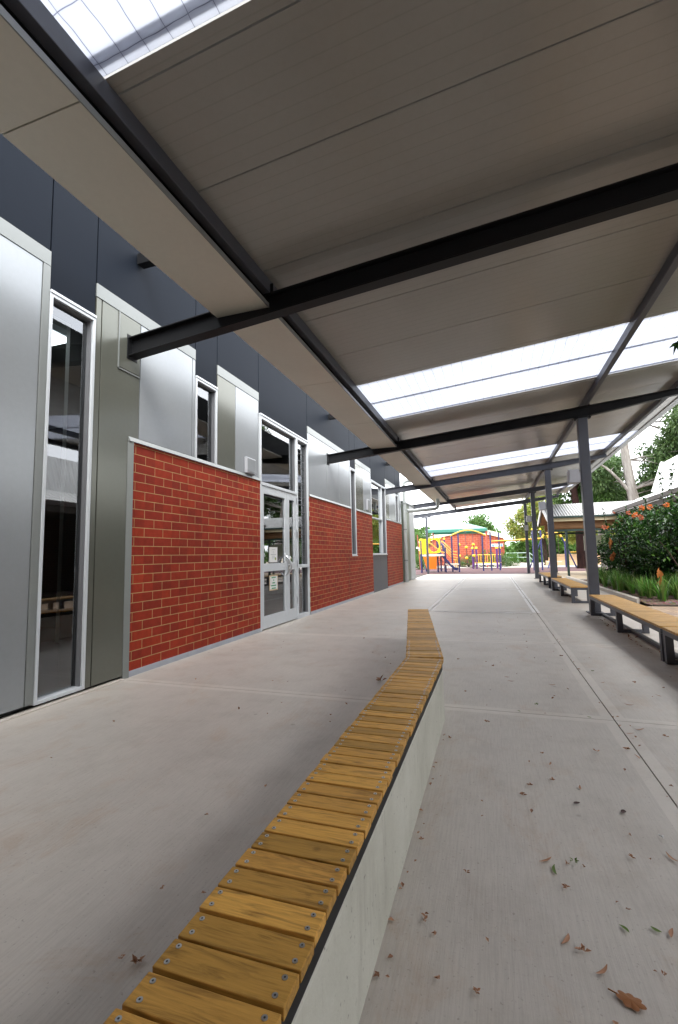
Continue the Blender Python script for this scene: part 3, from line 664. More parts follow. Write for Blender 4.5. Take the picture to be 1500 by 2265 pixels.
# ------------------------------------------------------------------ fittings on the wall and posts
def fittings():
    def wall_box(y, z, wd, h, label):
        t = thing('wall_box', (WX, y, z), label, 'wall box', 'grey boxes on the wall')
        b = MB(); b.box(WX + 0.001, WX + 0.05, y - wd / 2, y + wd / 2, z - h / 2, z + h / 2); b.build('housing', M['box_grey'], t, 0.008)
        b = MB(); b.box(WX + 0.0505, WX + 0.058, y - wd / 2 + 0.02, y + wd / 2 - 0.02, z - h / 2 + 0.02, z + h / 2 - 0.02); b.build('cover', M['light_panel'], t, 0.004)
    wall_box(6.36, 2.63, 0.28, 0.25, 'small grey box on the panel just left of the glass doors')
    wall_box(13.62, 2.72, 0.26, 0.34, 'small grey box on the panels beyond the slit window')
    where = ['nearest post beside the shrub', 'second post along the walkway', 'third post along the walkway']
    for y, wtxt in zip((10.1, 16.26, 22.25), where):
        t = thing('post_speaker', (1.73, y, 2.66), 'grey box fitting bracketed to the ' + wtxt, 'box fitting', 'grey boxes on the posts')
        b = MB(); b.box(1.50, 1.69, y - 0.13, y + 0.11, 2.53, 2.80); b.build('housing', M['box_grey'], t, 0.006)
        b = MB(); b.box(1.691, 1.731, y - 0.05, y + 0.05, 2.56, 2.76); b.build('bracket', M['box_grey'], t, 0.003)
        b = MB(); b.box(1.515, 1.675, y - 0.136, y - 0.1305, 2.545, 2.785); b.build('front_cover', M['box_grey'], t)
    t = thing('post_notice', (1.8, 27.2, 2.5), 'pale square plate fixed to the farthest right post', 'plate')
    b = MB(); b.box(1.72, 1.92, 27.24, 27.26, 2.35, 2.65); b.build('plate', M['box_grey'], t)
    # downpipes
    P = M['pipe']
    t = thing('downpipe', (-3.47, 19.32, 0), 'tall grey downpipe at the far corner of the brick wall', 'downpipe')
    b = MB(); r = 0.075; arc = [(-3.47 + 0.18 * (1 - math.cos(a)), 19.32, 4.12 + 0.18 * math.sin(a)) for a in [math.pi / 2 * i / 6 for i in range(7)]]
    b.tube([(-3.47, 19.32, 0.02)] + [(-3.47, 19.32, 4.12)] + arc[1:] + [(-2.54, 19.32, 4.34)], r, 14); b.build('pipe', P, t)
    b = MB()
    for z in (0.9, 2.2, 3.3): b.tube([(-3.47, 19.32, z), (-3.47, 19.32, z + 0.05)], r + 0.006, 14); b.box(-3.60, -3.54, 19.28, 19.36, z, z + 0.05)
    b.build('clamp', M['trim'], t)
    t = thing('gutter_outlet_pipe', (-3.4, 20.4, 3.3), 'horizontal grey pipe running from the tall downpipe up to the canopy gutter end', 'pipe')
    b = MB(); b.tube([(-3.39, 19.40, 3.02), (-3.1, 19.9, 3.06), (-2.35, 20.6, 3.16), (-2.24, 20.66, 3.22), (-2.22, 20.67, 3.32), (-2.22, 20.67, 3.61)], 0.075, 12); b.build('pipe', P, t)
    b = MB(); b.tube([(-2.22, 20.67, 3.36), (-2.22, 20.67, 3.50)], 0.09, 12); b.build('collar', P, t)
    # notices on the door glass
    def notice(y0, y1, z0, z1, label, green):
        t = thing('paper_notice', (WX, (y0 + y1) / 2, z0), label, 'notice', 'notices on the door'); x = WX - 0.012
        b = MB(); b.box(x, x + 0.002, y0, y1, z0, z1); b.build('sheet', M['ink_tan'] if green else M['paper'], t)
        if green: b = MB(); b.box(x + 0.0022, x + 0.003, y0 + 0.02, y1 - 0.02, z0 + 0.02, z1 - 0.02); b.build('page', M['paper'], t)
        rnd = random.Random(3); b = MB(); n = 5 if green else 6; H = z1 - z0; Wd = y1 - y0
        for i in range(n):
            zc = z1 - H * (0.16 + (0.70 if green else 0.55) * i / (n - 1)); ln = ([0.5, 0.12, 0.3, 0.6, 0.5] if green else [0.35, 0.1, 0.14, 0.66, 0.3, 0.36])[i] * Wd; y = (y0 + y1) / 2 - ln / 2; e = (y0 + y1) / 2 + ln / 2
            th = 0.022 if green else 0.006
            while y < e - 0.004:
                wd = rnd.uniform(0.012, 0.026); b.box(x + 0.0032, x + 0.004, y, min(e, y + wd), zc - th / 2, zc + th / 2); y += wd + 0.005
        b.build('print', M['ink_green'] if green else M['ink'], t)
        if not green:
            b = MB(); b.tube([(x + 0.0032, y1 - 0.08, z0 + 0.06), (x + 0.004, y1 - 0.08, z0 + 0.06)], 0.026, 12); b.build('emblem', plain('emblem', (0.25, 0.32, 0.08), 0.6), t)
    notice(7.07, 7.38, 1.10, 1.36, 'white printed notice on the upper door glass', False)
    notice(7.07, 7.39, 0.62, 0.88, 'notice with green print and tan border on the lower door glass', True)
fittings()

# ------------------------------------------------------------------ central slatted seat wall
def seat_wall():
    T = thing('slatted_seat_wall', (-0.52, 1.5, 0), 'low cranked concrete seat wall topped with yellow pine slats in the walkway', 'bench')
    zt, th = 0.432, 0.023; rnd = random.Random(5)
    xl, xr = -0.652, -0.378
    ang = math.atan2(0.51, 3.0); d2 = Vector((-math.sin(ang), math.cos(ang), 0)); n2 = Vector((math.cos(ang), math.sin(ang), 0))
    kr, kl = Vector((xr, 3.475, 0)), Vector((xl, 3.53, 0))
    s = MB(); sc_ = MB(); sd = MB()
    def slat(c, ax, along, ln, wd):
        h = ax * ln / 2; k = along * wd / 2; dz = rnd.uniform(-0.0015, 0.0015); j = ax * rnd.uniform(-0.003, 0.003)
        z0, z1 = zt - th + dz, zt + dz; c = c + j
        P = [c - h - k, c + h - k, c + h + k, c - h + k]
        s.hexa([(p.x, p.y, z0) for p in P] + [(p.x, p.y, z1) for p in P])
        if c.y < 4.2:
            for e in (-1, 1):
                for u in (-0.27, 0.27):
                    q = c + ax * (ln / 2 - 0.022 + rnd.uniform(-0.003, 0.003)) * e + along * wd * u
                    sc_.tube([(q.x, q.y, z1 - 0.001), (q.x, q.y, z1 + 0.0012)], 0.0058, 10); sd.tube([(q.x, q.y, z1 + 0.0013), (q.x, q.y, z1 + 0.0016)], 0.0022, 6)
    y = -0.62; pitch = 0.0755
    while y < 3.47: slat(Vector(((xl + xr) / 2, y, 0)), Vector((1, 0, 0)), Vector((0, 1, 0)), xr - xl, 0.0675); y += pitch
    c0 = (kr + kl) / 2 + d2 * 0.045; L = 3.02; t = 0.02
    while t < L: slat(c0 + d2 * t, n2, d2, (xr - xl) * 1.0, 0.0675); t += pitch
    s.build('seat_slats', M['wood'], T, 0.0022, 2)
    sc_.build('screws', M['screw'], T); sd.build('screw_recesses', M['screw_dark'], T)
    # packer rail and concrete base, mitred at the crank
    def sweep(name, ins, z0, z1, mat, bev, insl=None):
        l, r = xl + (insl if insl is not None else ins), xr - ins; b = MB()
        mid_r = Vector((r, 3.475 - 0.0, 0)); mid_l = Vector((l, 3.53, 0)); er = mid_r + d2 * 3.09; el = mid_l + d2 * 3.05; y0 = -0.65
        V = [(l, y0), (r, y0), (mid_r.x, mid_r.y), (er.x, er.y), (el.x, el.y), (mid_l.x, mid_l.y)]
        v = [(x, y, z0) for x, y in V] + [(x, y, z1) for x, y in V]
        b.add(v, [(0, 5, 2, 1), (5, 4, 3, 2), (6, 7, 8, 11), (11, 8, 9, 10), (0, 1, 7, 6), (1, 2, 8, 7), (2, 3, 9, 8), (3, 4, 10, 9), (4, 5, 11, 10), (5, 0, 6, 11)])
        return b.build(name, mat, T, bev)
    sweep('packer_rail', 0.008, zt - th - 0.050, zt - th - 0.0015, M['steel'], 0)
    sweep('concrete_base', 0.005, 0.0, zt - th - 0.0515, M['cement'], 0.006)
seat_wall()

# ------------------------------------------------------------------ benches on steel hoops
def benches():
    lab = ['slatted bench on steel hoops cut off by the right edge of the photo', 'slatted bench on steel hoops in front of the nearest post', 'slatted bench on steel hoops, middle one of the row beside the posts', 'farthest slatted bench on steel hoops along the walkway edge']
    spec = [(2.0, 5.79, (2.03, 3.9, 5.76)), (5.85, 9.69, (5.88, 7.76, 9.66)), (11.82, 15.55, (11.85, 13.6, 15.5)), (16.42, 19.68, (16.45, 18.0, 19.64))]
    for k, ((y0, y1, legs), lb) in enumerate(zip(spec, lab)):
        x0, x1 = 1.665, 2.065; zt = 0.378; tb = 0.05; lw = 0.075
        t = thing('slatted_bench', ((x0 + x1) / 2, (y0 + y1) / 2, 0), lb, 'bench', 'slatted benches along the walkway')
        s = MB(); rnd = random.Random(k + 20); n = int(round((y1 - y0) / 0.072)); p = (y1 - y0) / n
        for i in range(n): s.box(x0 - 0.004, x1 + 0.004, y0 + i * p + 0.0025, y0 + (i + 1) * p - 0.0025, zt - 0.026, zt + rnd.uniform(-0.001, 0.001))
        s.build('seat', M['wood_pale'], t, 0.003, 1)
        f = MB(); z = zt - 0.028
        f.box(x0, x0 + tb, y0, y1, z - tb, z); f.box(x1 - tb, x1, y0, y1, z - tb, z); f.box(x0 + tb, x1 - tb, y0, y0 + tb, z - tb, z); f.box(x0 + tb, x1 - tb, y1 - tb, y1, z - tb, z)
        f.box((x0 + x1) / 2 - 0.03, (x0 + x1) / 2 + 0.03, y0 + tb, y1 - tb, 0.004, 0.044); f.build('frame', M['steel_mid'], t, 0.003)
        for y in legs:
            g = MB(); h = lw / 2; ya, yb = (max(y - h, y0), min(y + h, y1))
            g.box(x0, x0 + lw, ya, yb, 0.003, z - tb - 0.001); g.box(x1 - lw, x1, ya, yb, 0.003, z - tb - 0.001); g.box(x0 + lw, x1 - lw, ya + 0.002, yb - 0.002, 0.0035, 0.052)
            g.build('leg', M['steel_mid'], t, 0.003)
benches()

# ------------------------------------------------------------------ plants
def leaf_card(b, p, d, nrm, ln, wd, mi=0, fold=0.25):
    """a folded leaf: two triangles pairs around the midrib"""
    d = d.normalized(); s = d.cross(nrm)
    if s.length < 1e-4: s = d.orthogonal()
    s.normalize(); n = s.cross(d)
    m = p + d * ln * 0.45
    b.add([p, m + s * wd / 2 + n * wd * fold, p + d * ln, m - s * wd / 2 + n * wd * fold, m], [(0, 4, 1), (1, 4, 2), (2, 4, 3), (3, 4, 0)], mi)
def rvec(r):
    while True:
        v = Vector((r.uniform(-1, 1), r.uniform(-1, 1), r.uniform(-1, 1)))
        if 0.01 < v.length < 1: return v
def cloud(b, r, clumps, per, ln, wd, droop=0.0, mats=1, shell=0.35, flat=0.0):
    for c, rad in clumps:
        c = Vector(c); mi = r.randrange(mats)
        for _ in range(int(per * (rad / 0.4) ** 1.5) if per > 0 else 0):
            v = rvec(r).normalized() * rad * (shell + (1 - shell) * r.random() ** 0.6)
            v.z *= (1 - flat)
            d = (v.normalized() * 0.7 + rvec(r) * 0.8 + Vector((0, 0, -droop)))
            nr = rvec(r) + Vector((0, 0, 0.9))
            k = r.uniform(0.7, 1.25); leaf_card(b, c + v, d, nr, ln * k, wd * k, mi)
def clumps_in(r, ells, n, rad, surf=0.5):
    out = []
    wts = [e[1][0] * e[1][1] * e[1][2] for e in ells]
    for _ in range(n):
        c, s = r.choices(ells, wts)[0]
        v = rvec(r).normalized() * (surf + (1 - surf) * r.random())
        out.append((Vector((c[0] + v.x * s[0], c[1] + v.y * s[1], c[2] + v.z * s[2])), rad * r.uniform(0.65, 1.3)))
    return out

G_DARK = leaf_mat('shrub_leaf', [(0.012, 0.034, 0.009), (0.022, 0.065, 0.014), (0.040, 0.115, 0.02), (0.018, 0.055, 0.013), (0.03, 0.085, 0.016)], 0.26, 0.16)
G_LIME = leaf_mat('young_leaf', [(0.06, 0.16, 0.025), (0.10, 0.22, 0.03), (0.045, 0.12, 0.02)], 0.35, 0.35)
G_GUM = leaf_mat('gum_leaf', [(0.04, 0.085, 0.025), (0.075, 0.14, 0.04), (0.12, 0.19, 0.065)], 0.45, 0.3)
G_MID = leaf_mat('mid_green_leaf', [(0.045, 0.11, 0.02), (0.075, 0.165, 0.03), (0.11, 0.21, 0.045)], 0.45, 0.35)
G_YEL = leaf_mat('autumn_leaf', [(0.13, 0.22, 0.03), (0.24, 0.30, 0.05), (0.28, 0.31, 0.06), (0.30, 0.24, 0.06), (0.17, 0.28, 0.04)], 0.5, 0.4)
G_STRAP = leaf_mat('strap_leaf', [(0.04, 0.14, 0.014), (0.075, 0.22, 0.024), (0.12, 0.29, 0.045), (0.20, 0.26, 0.08)], 0.35, 0.25)
ORANGE = leaf_mat('orange_petal', [(0.75, 0.16, 0.015), (0.85, 0.28, 0.02), (0.70, 0.20, 0.10)], 0.5, 0.3)
PINKISH = leaf_mat('salmon_petal', [(0.62, 0.16, 0.08), (0.70, 0.24, 0.14)], 0.5, 0.3)
DEAD = leaf_mat('dead_leaf', [(0.32, 0.10, 0.025), (0.40, 0.15, 0.03)], 0.7, 0.15)
BARK_D = bark_mat('dark_bark', (0.008, 0.004, 0.004), (0.026, 0.013, 0.011))
BARK_W = bark_mat('pale_gum_bark', (0.11, 0.095, 0.085), (0.30, 0.285, 0.265), 2.2, 0.25)
TWIG = bark_mat('twig_bark', (0.02, 0.014, 0.012), (0.07, 0.05, 0.04), 8)

def shrub_big():
    r = random.Random(11)
    T = thing('flowering_shrub', (4.6, 14.8, 0.1), 'big glossy dark green shrub with orange flowers behind the strappy border plants', 'shrub')
    ells = [((4.75, 12.9, 1.32), (0.95, 0.85, 1.12)), ((4.5, 14.3, 1.28), (0.9, 1.1, 1.08)), ((4.35, 15.8, 1.2), (0.85, 1.2, 1.05)), ((4.25, 17.1, 1.12), (0.78, 0.9, 1.0)),
            ((5.7, 13.8, 1.5), (1.0, 1.8, 1.1)), ((5.4, 16.5, 1.35), (1.0, 1.8, 1.05)), ((4.9, 12.6, 0.8), (0.8, 0.6, 0.7)), ((4.6, 15.0, 0.75), (0.8, 2.4, 0.65))]
    b = MB(); cl = clumps_in(r, ells, 430, 0.30, 0.70); cloud(b, r, cl, 125, 0.115, 0.07, 0.1)
    cl2 = clumps_in(r, [(c, (s[0] * 1.02, s[1] * 1.02, s[2] * 1.05)) for c, s in ells], 70, 0.24, 0.97); b2 = MB(); cloud(b2, r, cl2, 60, 0.095, 0.055, -0.1)
    b.build('foliage', G_DARK, T); b2.build('young_foliage', G_LIME, T)
    # arching shoots that stand above the crown
    sh = MB(); sl_ = MB()
    for x, y, z, dx, dz in [(3.62, 17.2, 2.05, -0.1, 0.5), (4.05, 13.2, 2.4, -0.05, 0.7), (4.15, 13.1, 2.4, 0.08, 0.8), (4.3, 12.9, 2.4, 0.1, 0.65), (4.4, 12.9, 2.4, 0.1, 0.75), (3.75, 15.5, 2.15, 0.02, 0.3), (3.95, 14.2, 2.25, -0.05, 0.3)]:
        pts = [Vector((x + dx * t, y - 0.1 * t, z - 0.35 + (dz + 0.35) * t)) for t in (0, 0.35, 0.7, 1.0)]
        sh.tube(pts, [0.008, 0.006, 0.005, 0.003], 5)
        for i in range(30):
            t = r.uniform(0.3, 1.0); p = Vector((x + dx * t, y - 0.1 * t, z - 0.35 + (dz + 0.35) * t)); leaf_card(sl_, p, rvec(r) + Vector((0, 0, 0.25)), rvec(r) + Vector((0, 0, 1)), 0.09, 0.05)
    for i in range(22):
        x0, y0 = r.uniform(4.0, 5.6), r.uniform(12.8, 17.2); a = r.uniform(0, 6.28); k = r.uniform(0.4, 1.3)
        sh.tube([(x0, y0, 0.02), (x0 + 0.3 * k * math.cos(a), y0 + 0.3 * k * math.sin(a), 0.8), (x0 + 0.5 * k * math.cos(a), y0 + 0.5 * k * math.sin(a), 1.4), (x0 + 0.6 * k * math.cos(a), y0 + 0.6 * k * math.sin(a), 1.9)], [0.03, 0.024, 0.018, 0.008], 6)
    sh.tube([(4.15, 12.0, 0.05), (4.0, 12.15, 0.6), (3.85, 12.45, 1.1), (3.75, 12.75, 1.4)], [0.02, 0.016, 0.012, 0.006], 7)
    sh.build('stems', TWIG, T); sl_.build('shoot_leaves', G_DARK, T)
    def bloom(p, mat, rad, n):
        f = MB()
        for _ in range(n):
            v = rvec(r); leaf_card(f, Vector(p) + v * rad * 0.5, v + Vector((0, 0, 0.2)), rvec(r), rad * 0.9, rad * 0.6, 0, 0.5)
        f.build('flower', mat, T)
    for i, (p, k, rad) in enumerate([((3.72, 13.77, 2.27), 0, 0.12), ((3.74, 13.2, 2.24), 0, 0.11), ((3.62, 13.99, 2.10), 0, 0.14), ((3.60, 13.44, 2.0), 1, 0.12), ((3.62, 14.59, 2.22), 1, 0.11), ((3.42, 16.63, 1.93), 1, 0.13), ((3.47, 16.4, 1.90), 0, 0.08), ((3.82, 12.3, 2.20), 0, 0.10), ((3.56, 15.92, 2.33), 1, 0.06)]):
        bloom(p, PINKISH if k else ORANGE, rad * 0.58, 20)
    f = MB()
    for p, dz in (((3.62, 12.37, 0.48), 0.36), ((3.47, 16.2, 1.3), 0.3), ((3.45, 15.9, 1.0), 0.25)):
        for _ in range(8): leaf_card(f, Vector(p) + Vector((r.uniform(-0.03, 0.03), r.uniform(-0.02, 0.02), r.uniform(0, dz))), Vector((r.uniform(-0.5, 0.2), r.uniform(-0.3, 0.3), -1)), rvec(r), 0.19, 0.09, 0, 0.4)
    f.build('dead_leaves', DEAD, T)
    # yellower loose shrub at the left end, by the post
    T2 = thing('loose_shrub', (4.2, 19.0, 0.08), 'loose pale green shrub seen between the nearest post and the dark flowering shrub', 'shrub')
    b = MB(); cloud(b, r, clumps_in(r, [((4.2, 19.0, 0.95), (0.55, 0.7, 0.75))], 45, 0.26, 0.5), 60, 0.09, 0.045)
    b.build('foliage', G_MID, T2); s2 = MB()
    for i in range(7): s2.tube([(4.2, 19, 0.03), (4.2 + r.uniform(-0.2, 0.2), 19 + r.uniform(-0.2, 0.2), 0.6), (4.2 + r.uniform(-0.4, 0.4), 19 + r.uniform(-0.4, 0.4), 1.3)], [0.02, 0.014, 0.007], 5)
    s2.build('stems', TWIG, T2)
shrub_big()

def strap_plants():
    r = random.Random(4)
    protos = []
    for k in range(4):
        b = MB(); n = 30 + 4 * k
        for i in range(n):
            a = r.uniform(0, 2 * math.pi); h = r.uniform(0.30, 0.62); sp = r.uniform(0.04, 0.30); w0 = r.uniform(0.010, 0.018)
            d = Vector((math.cos(a), math.sin(a), 0)); s = Vector((-d.y, d.x, 0)); base = d * r.uniform(0, 0.07)
            v = []; ks = (0, 0.3, 0.6, 0.85, 1.0)
            for t in ks:
                c = base + d * sp * t ** 1.8 + Vector((0, 0, h * (t - 0.16 * t ** 4 * (sp / 0.2)))); wd = w0 * (0.75 + 0.5 * t if t < 0.4 else 1.08 * (1 - t) ** 0.6) + 0.001
                v += [c - s * wd, c + s * wd]
            b.add(v, [(2 * j, 2 * j + 1, 2 * j + 3, 2 * j + 2) for j in range(len(ks) - 1)])
        protos.append(b)
    pts = [(3.48, 11.85), (3.80, 12.0), (4.12, 11.80), (4.50, 11.95), (4.95, 11.85), (3.42, 12.6), (3.75, 12.7), (4.05, 12.55), (3.45, 13.3), (3.8, 13.45), (3.4, 14.0), (3.72, 14.2), (3.46, 14.8), (3.8, 15.0), (3.42, 15.6), (3.75, 15.9), (3.45, 16.4), (3.7, 16.8), (3.4, 17.2), (3.8, 17.5), (3.45, 18.0), (3.7, 18.5), (3.42, 19.0), (3.8, 19.3), (3.5, 19.8), (3.9, 20.0), (4.15, 13.1), (4.3, 12.35), (5.4, 11.95), (4.7, 12.4), (4.2, 19.9), (4.5, 20.1)]
    pts += [(x + r.uniform(-0.1, 0.1), y + r.uniform(-0.1, 0.1)) for x, y in [(3.6, 12.25), (3.95, 12.3), (3.58, 13.0), (3.9, 13.0), (3.6, 13.7), (3.58, 14.45), (3.95, 13.9), (3.6, 15.25), (3.95, 14.6), (3.6, 16.05), (3.95, 15.4), (3.58, 16.8), (3.95, 16.3), (3.6, 17.4), (3.95, 17.1), (3.6, 18.1), (3.9, 18.0), (3.6, 18.9), (3.9, 18.8), (3.65, 19.6), (4.6, 13.2), (5.2, 12.5), (4.35, 12.9), (5.8, 12.0), (4.15, 14.2), (3.3, 15.2), (3.3, 16.0), (3.3, 14.4), (3.3, 13.6), (3.3, 13.0)]]
    for i, (x, y) in enumerate(pts):
        o = protos[i % 4].build('strap_leaf_plant', G_STRAP) if i < 4 else bpy.data.objects['strap_leaf_plant' if i % 4 == 0 else 'strap_leaf_plant.%03d' % (i % 4)].copy()
        if i >= 4: COL.objects.link(o)
        o.location = (x, y, 0.07); o.rotation_euler = (0, 0, r.uniform(0, 6.28)); k = r.uniform(0.8, 1.15); o.scale = (k, k, k)
        if i == 0: lb = 'strappy green plant at the near left corner of the garden bed'
        elif i in (1, 2, 3, 4, 28, 53): lb = 'strappy green plant along the near mulch edge of the garden bed'
        else: lb = 'strappy green plant packed into the border behind the kerb under the shrub'
        tag(o, lb, 'plant', 'strap leaf plants in the garden bed')
strap_plants()

def limb_tree(name, loc, label, trunk, branches, ells, nclump, crad, per, ln, wd, leafm, bark, seed, droop=0.2, group=None, surf=0.45, cat='tree'):
    r = random.Random(seed)
    T = thing(name, loc, label, cat, group)
    b = MB(); b.tube([p for p, _ in trunk], [q for _, q in trunk], 12)
    for br in branches: b.tube([p for p, _ in br], [q for _, q in br], 8)
    cl = clumps_in(r, ells, nclump, crad, surf)
    pts = [Vector(p) for p, _ in trunk[1:]] + [Vector(p) for br in branches for p, _ in br]
    for c, q in cl[::3]:                    # fine limbs out to the clumps
        k = min(pts, key=lambda u: (u - c).length)
        mid = (k + c) / 2 + Vector((r.uniform(-.3, .3), r.uniform(-.3, .3), 0.15)); b.tube([k, mid, c], [0.035, 0.02, 0.008], 5, 0, False)
    b.build('trunk', bark, T)
    f = MB(); cloud(f, r, cl, per, ln, wd, droop); f.build('crown', leafm, T)
    return T
def trees():
    limb_tree('gum_tree', (10.6, 34, -0.1), 'tall gum tree with a smooth white trunk rising behind the white roofs', [((9.7, 34, -0.1), 0.42), ((9.0, 34, 3.0), 0.36), ((8.72, 34, 5.0), 0.30), ((8.55, 34, 7.0), 0.27), ((8.5, 34, 8.0), 0.24), ((8.9, 34.2, 10.5), 0.16)],
        [[((8.75, 34, 4.7), 0.13), ((8.1, 33.8, 5.6), 0.10), ((7.5, 33.6, 6.3), 0.08), ((6.9, 33.4, 6.8), 0.05)], [((8.5, 34, 7.6), 0.12), ((8.9, 34.4, 8.8), 0.08), ((9.6, 34.6, 9.6), 0.05)], [((8.5, 34, 7.8), 0.12), ((8.2, 33.9, 8.6), 0.08), ((7.6, 33.8, 9.2), 0.05)]],
        [((10.6, 34.6, 6.6), (1.5, 1.5, 1.5)), ((12.2, 34, 7.4), (1.9, 2, 1.6)), ((9.8, 35, 5.2), (0.9, 1, 0.9)), ((8.0, 33.5, 8.3), (0.5, 0.5, 0.35)), ((13.2, 33, 9.6), (1.8, 2, 1.6)), ((11.3, 33.5, 5.6), (1.2, 1.3, 1.1)), ((11.4, 33, 9.3), (0.9, 1, 0.6)), ((9.9, 35.5, 7.0), (0.9, 1, 0.6)), ((8.0, 35.6, 5.6), (0.8, 0.8, 0.9)), ((9.4, 35, 9.6), (0.9, 0.9, 0.6)), ((11.6, 34, 8.4), (1.0, 1, 0.7)), ((7.1, 34.6, 6.2), (0.9, 0.9, 0.9)), ((12.4, 34, 11.5), (2, 2, 1.2))], 190, 0.55, 120, 0.24, 0.10, G_GUM, BARK_W, 21, 0.5)
    limb_tree('leaning_gum_tree', (13.5, 29, -0.1), 'gum tree with a dark slanting limb at the right edge above the white roof', [((13.5, 29, -0.1), 0.3), ((12.6, 29, 4), 0.24), ((11.6, 29, 7.2), 0.19), ((10.9, 29, 9.0), 0.14), ((10.3, 29, 10.5), 0.1)],
        [[((11.0, 29, 8.6), 0.09), ((11.9, 28.8, 10.0), 0.06), ((12.4, 28.6, 11), 0.04)]],
        [((10.8, 29, 9.3), (1.1, 1.1, 0.8)), ((12.3, 28.6, 9.2), (1.2, 1.4, 1.2)), ((12.6, 28.8, 7.0), (0.7, 0.8, 0.8)), ((10.2, 29.5, 10.6), (1.4, 1, 0.9))], 90, 0.45, 90, 0.2, 0.08, G_GUM, BARK_D, 22, 0.5)
    limb_tree('willowy_tree', (7.4, 36.5, -0.1), 'dense bright green tree behind the shelter roof, left of the white trunk', [((7.4, 36.5, -0.1), 0.25), ((7.3, 36.5, 2.5), 0.2), ((7.2, 36.5, 4.5), 0.12)],
        [[((7.4, 36.5, 2.5), 0.10), ((6.3, 35.8, 3.6), 0.05)], [((7.3, 36, 3.0), 0.10), ((8.6, 35.6, 4.5), 0.06)]],
        [((7.5, 36.4, 4.8), (1.5, 1.4, 1.5)), ((8.8, 36.4, 4.2), (1.3, 1.2, 1.2)), ((6.3, 36.6, 4.2), (1.0, 1.2, 1.0)), ((7.2, 37.4, 6.4), (1.5, 1.2, 1.2)), ((8.2, 37, 7.2), (1.1, 1, 1.0)), ((9.9, 37, 5.0), (1.0, 1, 1.0))], 260, 0.45, 150, 0.2, 0.075, G_MID, BARK_W, 23, 0.9, surf=0.6)
    limb_tree('dark_trunk_tree', (5.72, 35, -0.1), 'tree with a thick dark brown trunk standing in the softfall behind the shelter', [((5.72, 35, -0.12), 0.40), ((5.72, 35, 0.25), 0.31), ((5.68, 35, 1.2), 0.265), ((5.70, 35, 2.6), 0.25), ((5.60, 35, 4.2), 0.235), ((5.52, 35, 5.4), 0.20), ((5.5, 35.2, 7), 0.12)],
        [[((5.55, 35, 5.1), 0.1), ((4.8, 35.2, 6.0), 0.06)], [((5.5, 35, 5.3), 0.1), ((6.3, 35.3, 6.3), 0.05)]],
        [((5.3, 35.6, 6.8), (1.5, 1.6, 0.9)), ((4.9, 36.6, 4.6), (0.8, 0.8, 0.7)), ((6.2, 36.8, 5.0), (1.0, 0.8, 0.8)), ((4.4, 36.4, 5.6), (0.7, 0.9, 0.6))], 100, 0.42, 100, 0.2, 0.09, G_MID, BARK_D, 24, 0.3)
    limb_tree('autumn_tree', (3.6, 44, -0.1), 'spreading yellow green tree with hanging leafy branches behind the swing frame', [((4.4, 44, -0.1), 0.2), ((4.3, 44, 2.2), 0.16), ((4.0, 44, 4.2), 0.10)],
        [[((4.3, 44, 2.4), 0.1), ((2.9, 43.6, 3.5), 0.06), ((1.7, 43.4, 3.6), 0.03)], [((4.2, 44, 3.0), 0.09), ((5.6, 43.6, 4.2), 0.05)]],
        [((3.3, 43.8, 4.6), (1.3, 1.3, 1.1)), ((2.0, 43.5, 3.4), (1.1, 1.1, 0.8)), ((4.7, 43.8, 3.6), (1.6, 1.3, 1.1)), ((6.6, 44, 3.0), (1.4, 1.2, 0.9)), ((3.9, 44.4, 6.3), (0.9, 1.2, 1.0)), ((2.9, 43.6, 2.6), (0.9, 0.9, 0.45)), ((4.6, 43, 4.3), (2.4, 1.2, 1.3)), ((6.2, 43, 3.0), (2.2, 1.2, 0.8)), ((8.4, 43, 3.2), (1.6, 1.2, 1.0))], 380, 0.42, 80, 0.2, 0.10, G_YEL, TWIG, 25, 0.5)
    limb_tree('distant_tree', (-1.4, 62, -0.1), 'rounded pale green tree showing above the green shade sail', [((-1.4, 62, -0.1), 0.3), ((-1.4, 62, 3.5), 0.2)], [],
        [((-1.6, 62, 4.2), (2.0, 1.8, 1.6)), ((-0.3, 62, 3.2), (1.6, 1.5, 1.2))], 100, 0.55, 70, 0.3, 0.16, G_MID, TWIG, 26)
    limb_tree('young_tree', (-5.6, 40, -0.1), 'leafy green tree left of the play tower beside the corner panel', [((-5.8, 40, -0.1), 0.12), ((-5.8, 40, 2.0), 0.08)], [],
        [((-5.9, 40, 2.0), (0.75, 0.8, 0.95)), ((-5.9, 40, 1.0), (0.6, 0.7, 0.5))], 60, 0.32, 80, 0.16, 0.08, G_MID, TWIG, 27)
    # rounded clipped shrubs
    r = random.Random(31)
    for (x, y, rx, h, m, lb) in [(0.55, 40.5, 0.75, 0.82, G_GUM, 'rounded grey green bush at the right end of the red brick building'), (-2.0, 40.6, 0.85, 0.85, G_GUM, 'rounded grey green bush in front of the red brick wall'), (1.35, 42, 0.75, 1.05, G_LIME, 'bright lime bush behind the rounded grey green bush'), (-5.35, 35.5, 0.42, 0.95, G_MID, 'small green bush beside the corner panel left of the play tower'), (-0.7, 40.8, 0.8, 1.3, G_MID, 'loose flowering bush behind the rail bridge')]:
        T = thing('rounded_bush', (x, y, 0), lb, 'bush'); b = MB()
        cloud(b, r, clumps_in(r, [((x, y, h * 0.5), (rx, rx, h * 0.5))], 60, 0.22, 0.75), 60, 0.12, 0.06); b.build('foliage', m, T)
        s = MB()
        for i in range(5): s.tube([(x, y, -0.02), (x + r.uniform(-.3, .3), y + r.uniform(-.3, .3), h * 0.6)], [0.03, 0.01], 5)
        s.build('stems', TWIG, T)
    # far belt of trees that closes the view
    b = MB(); cl = []
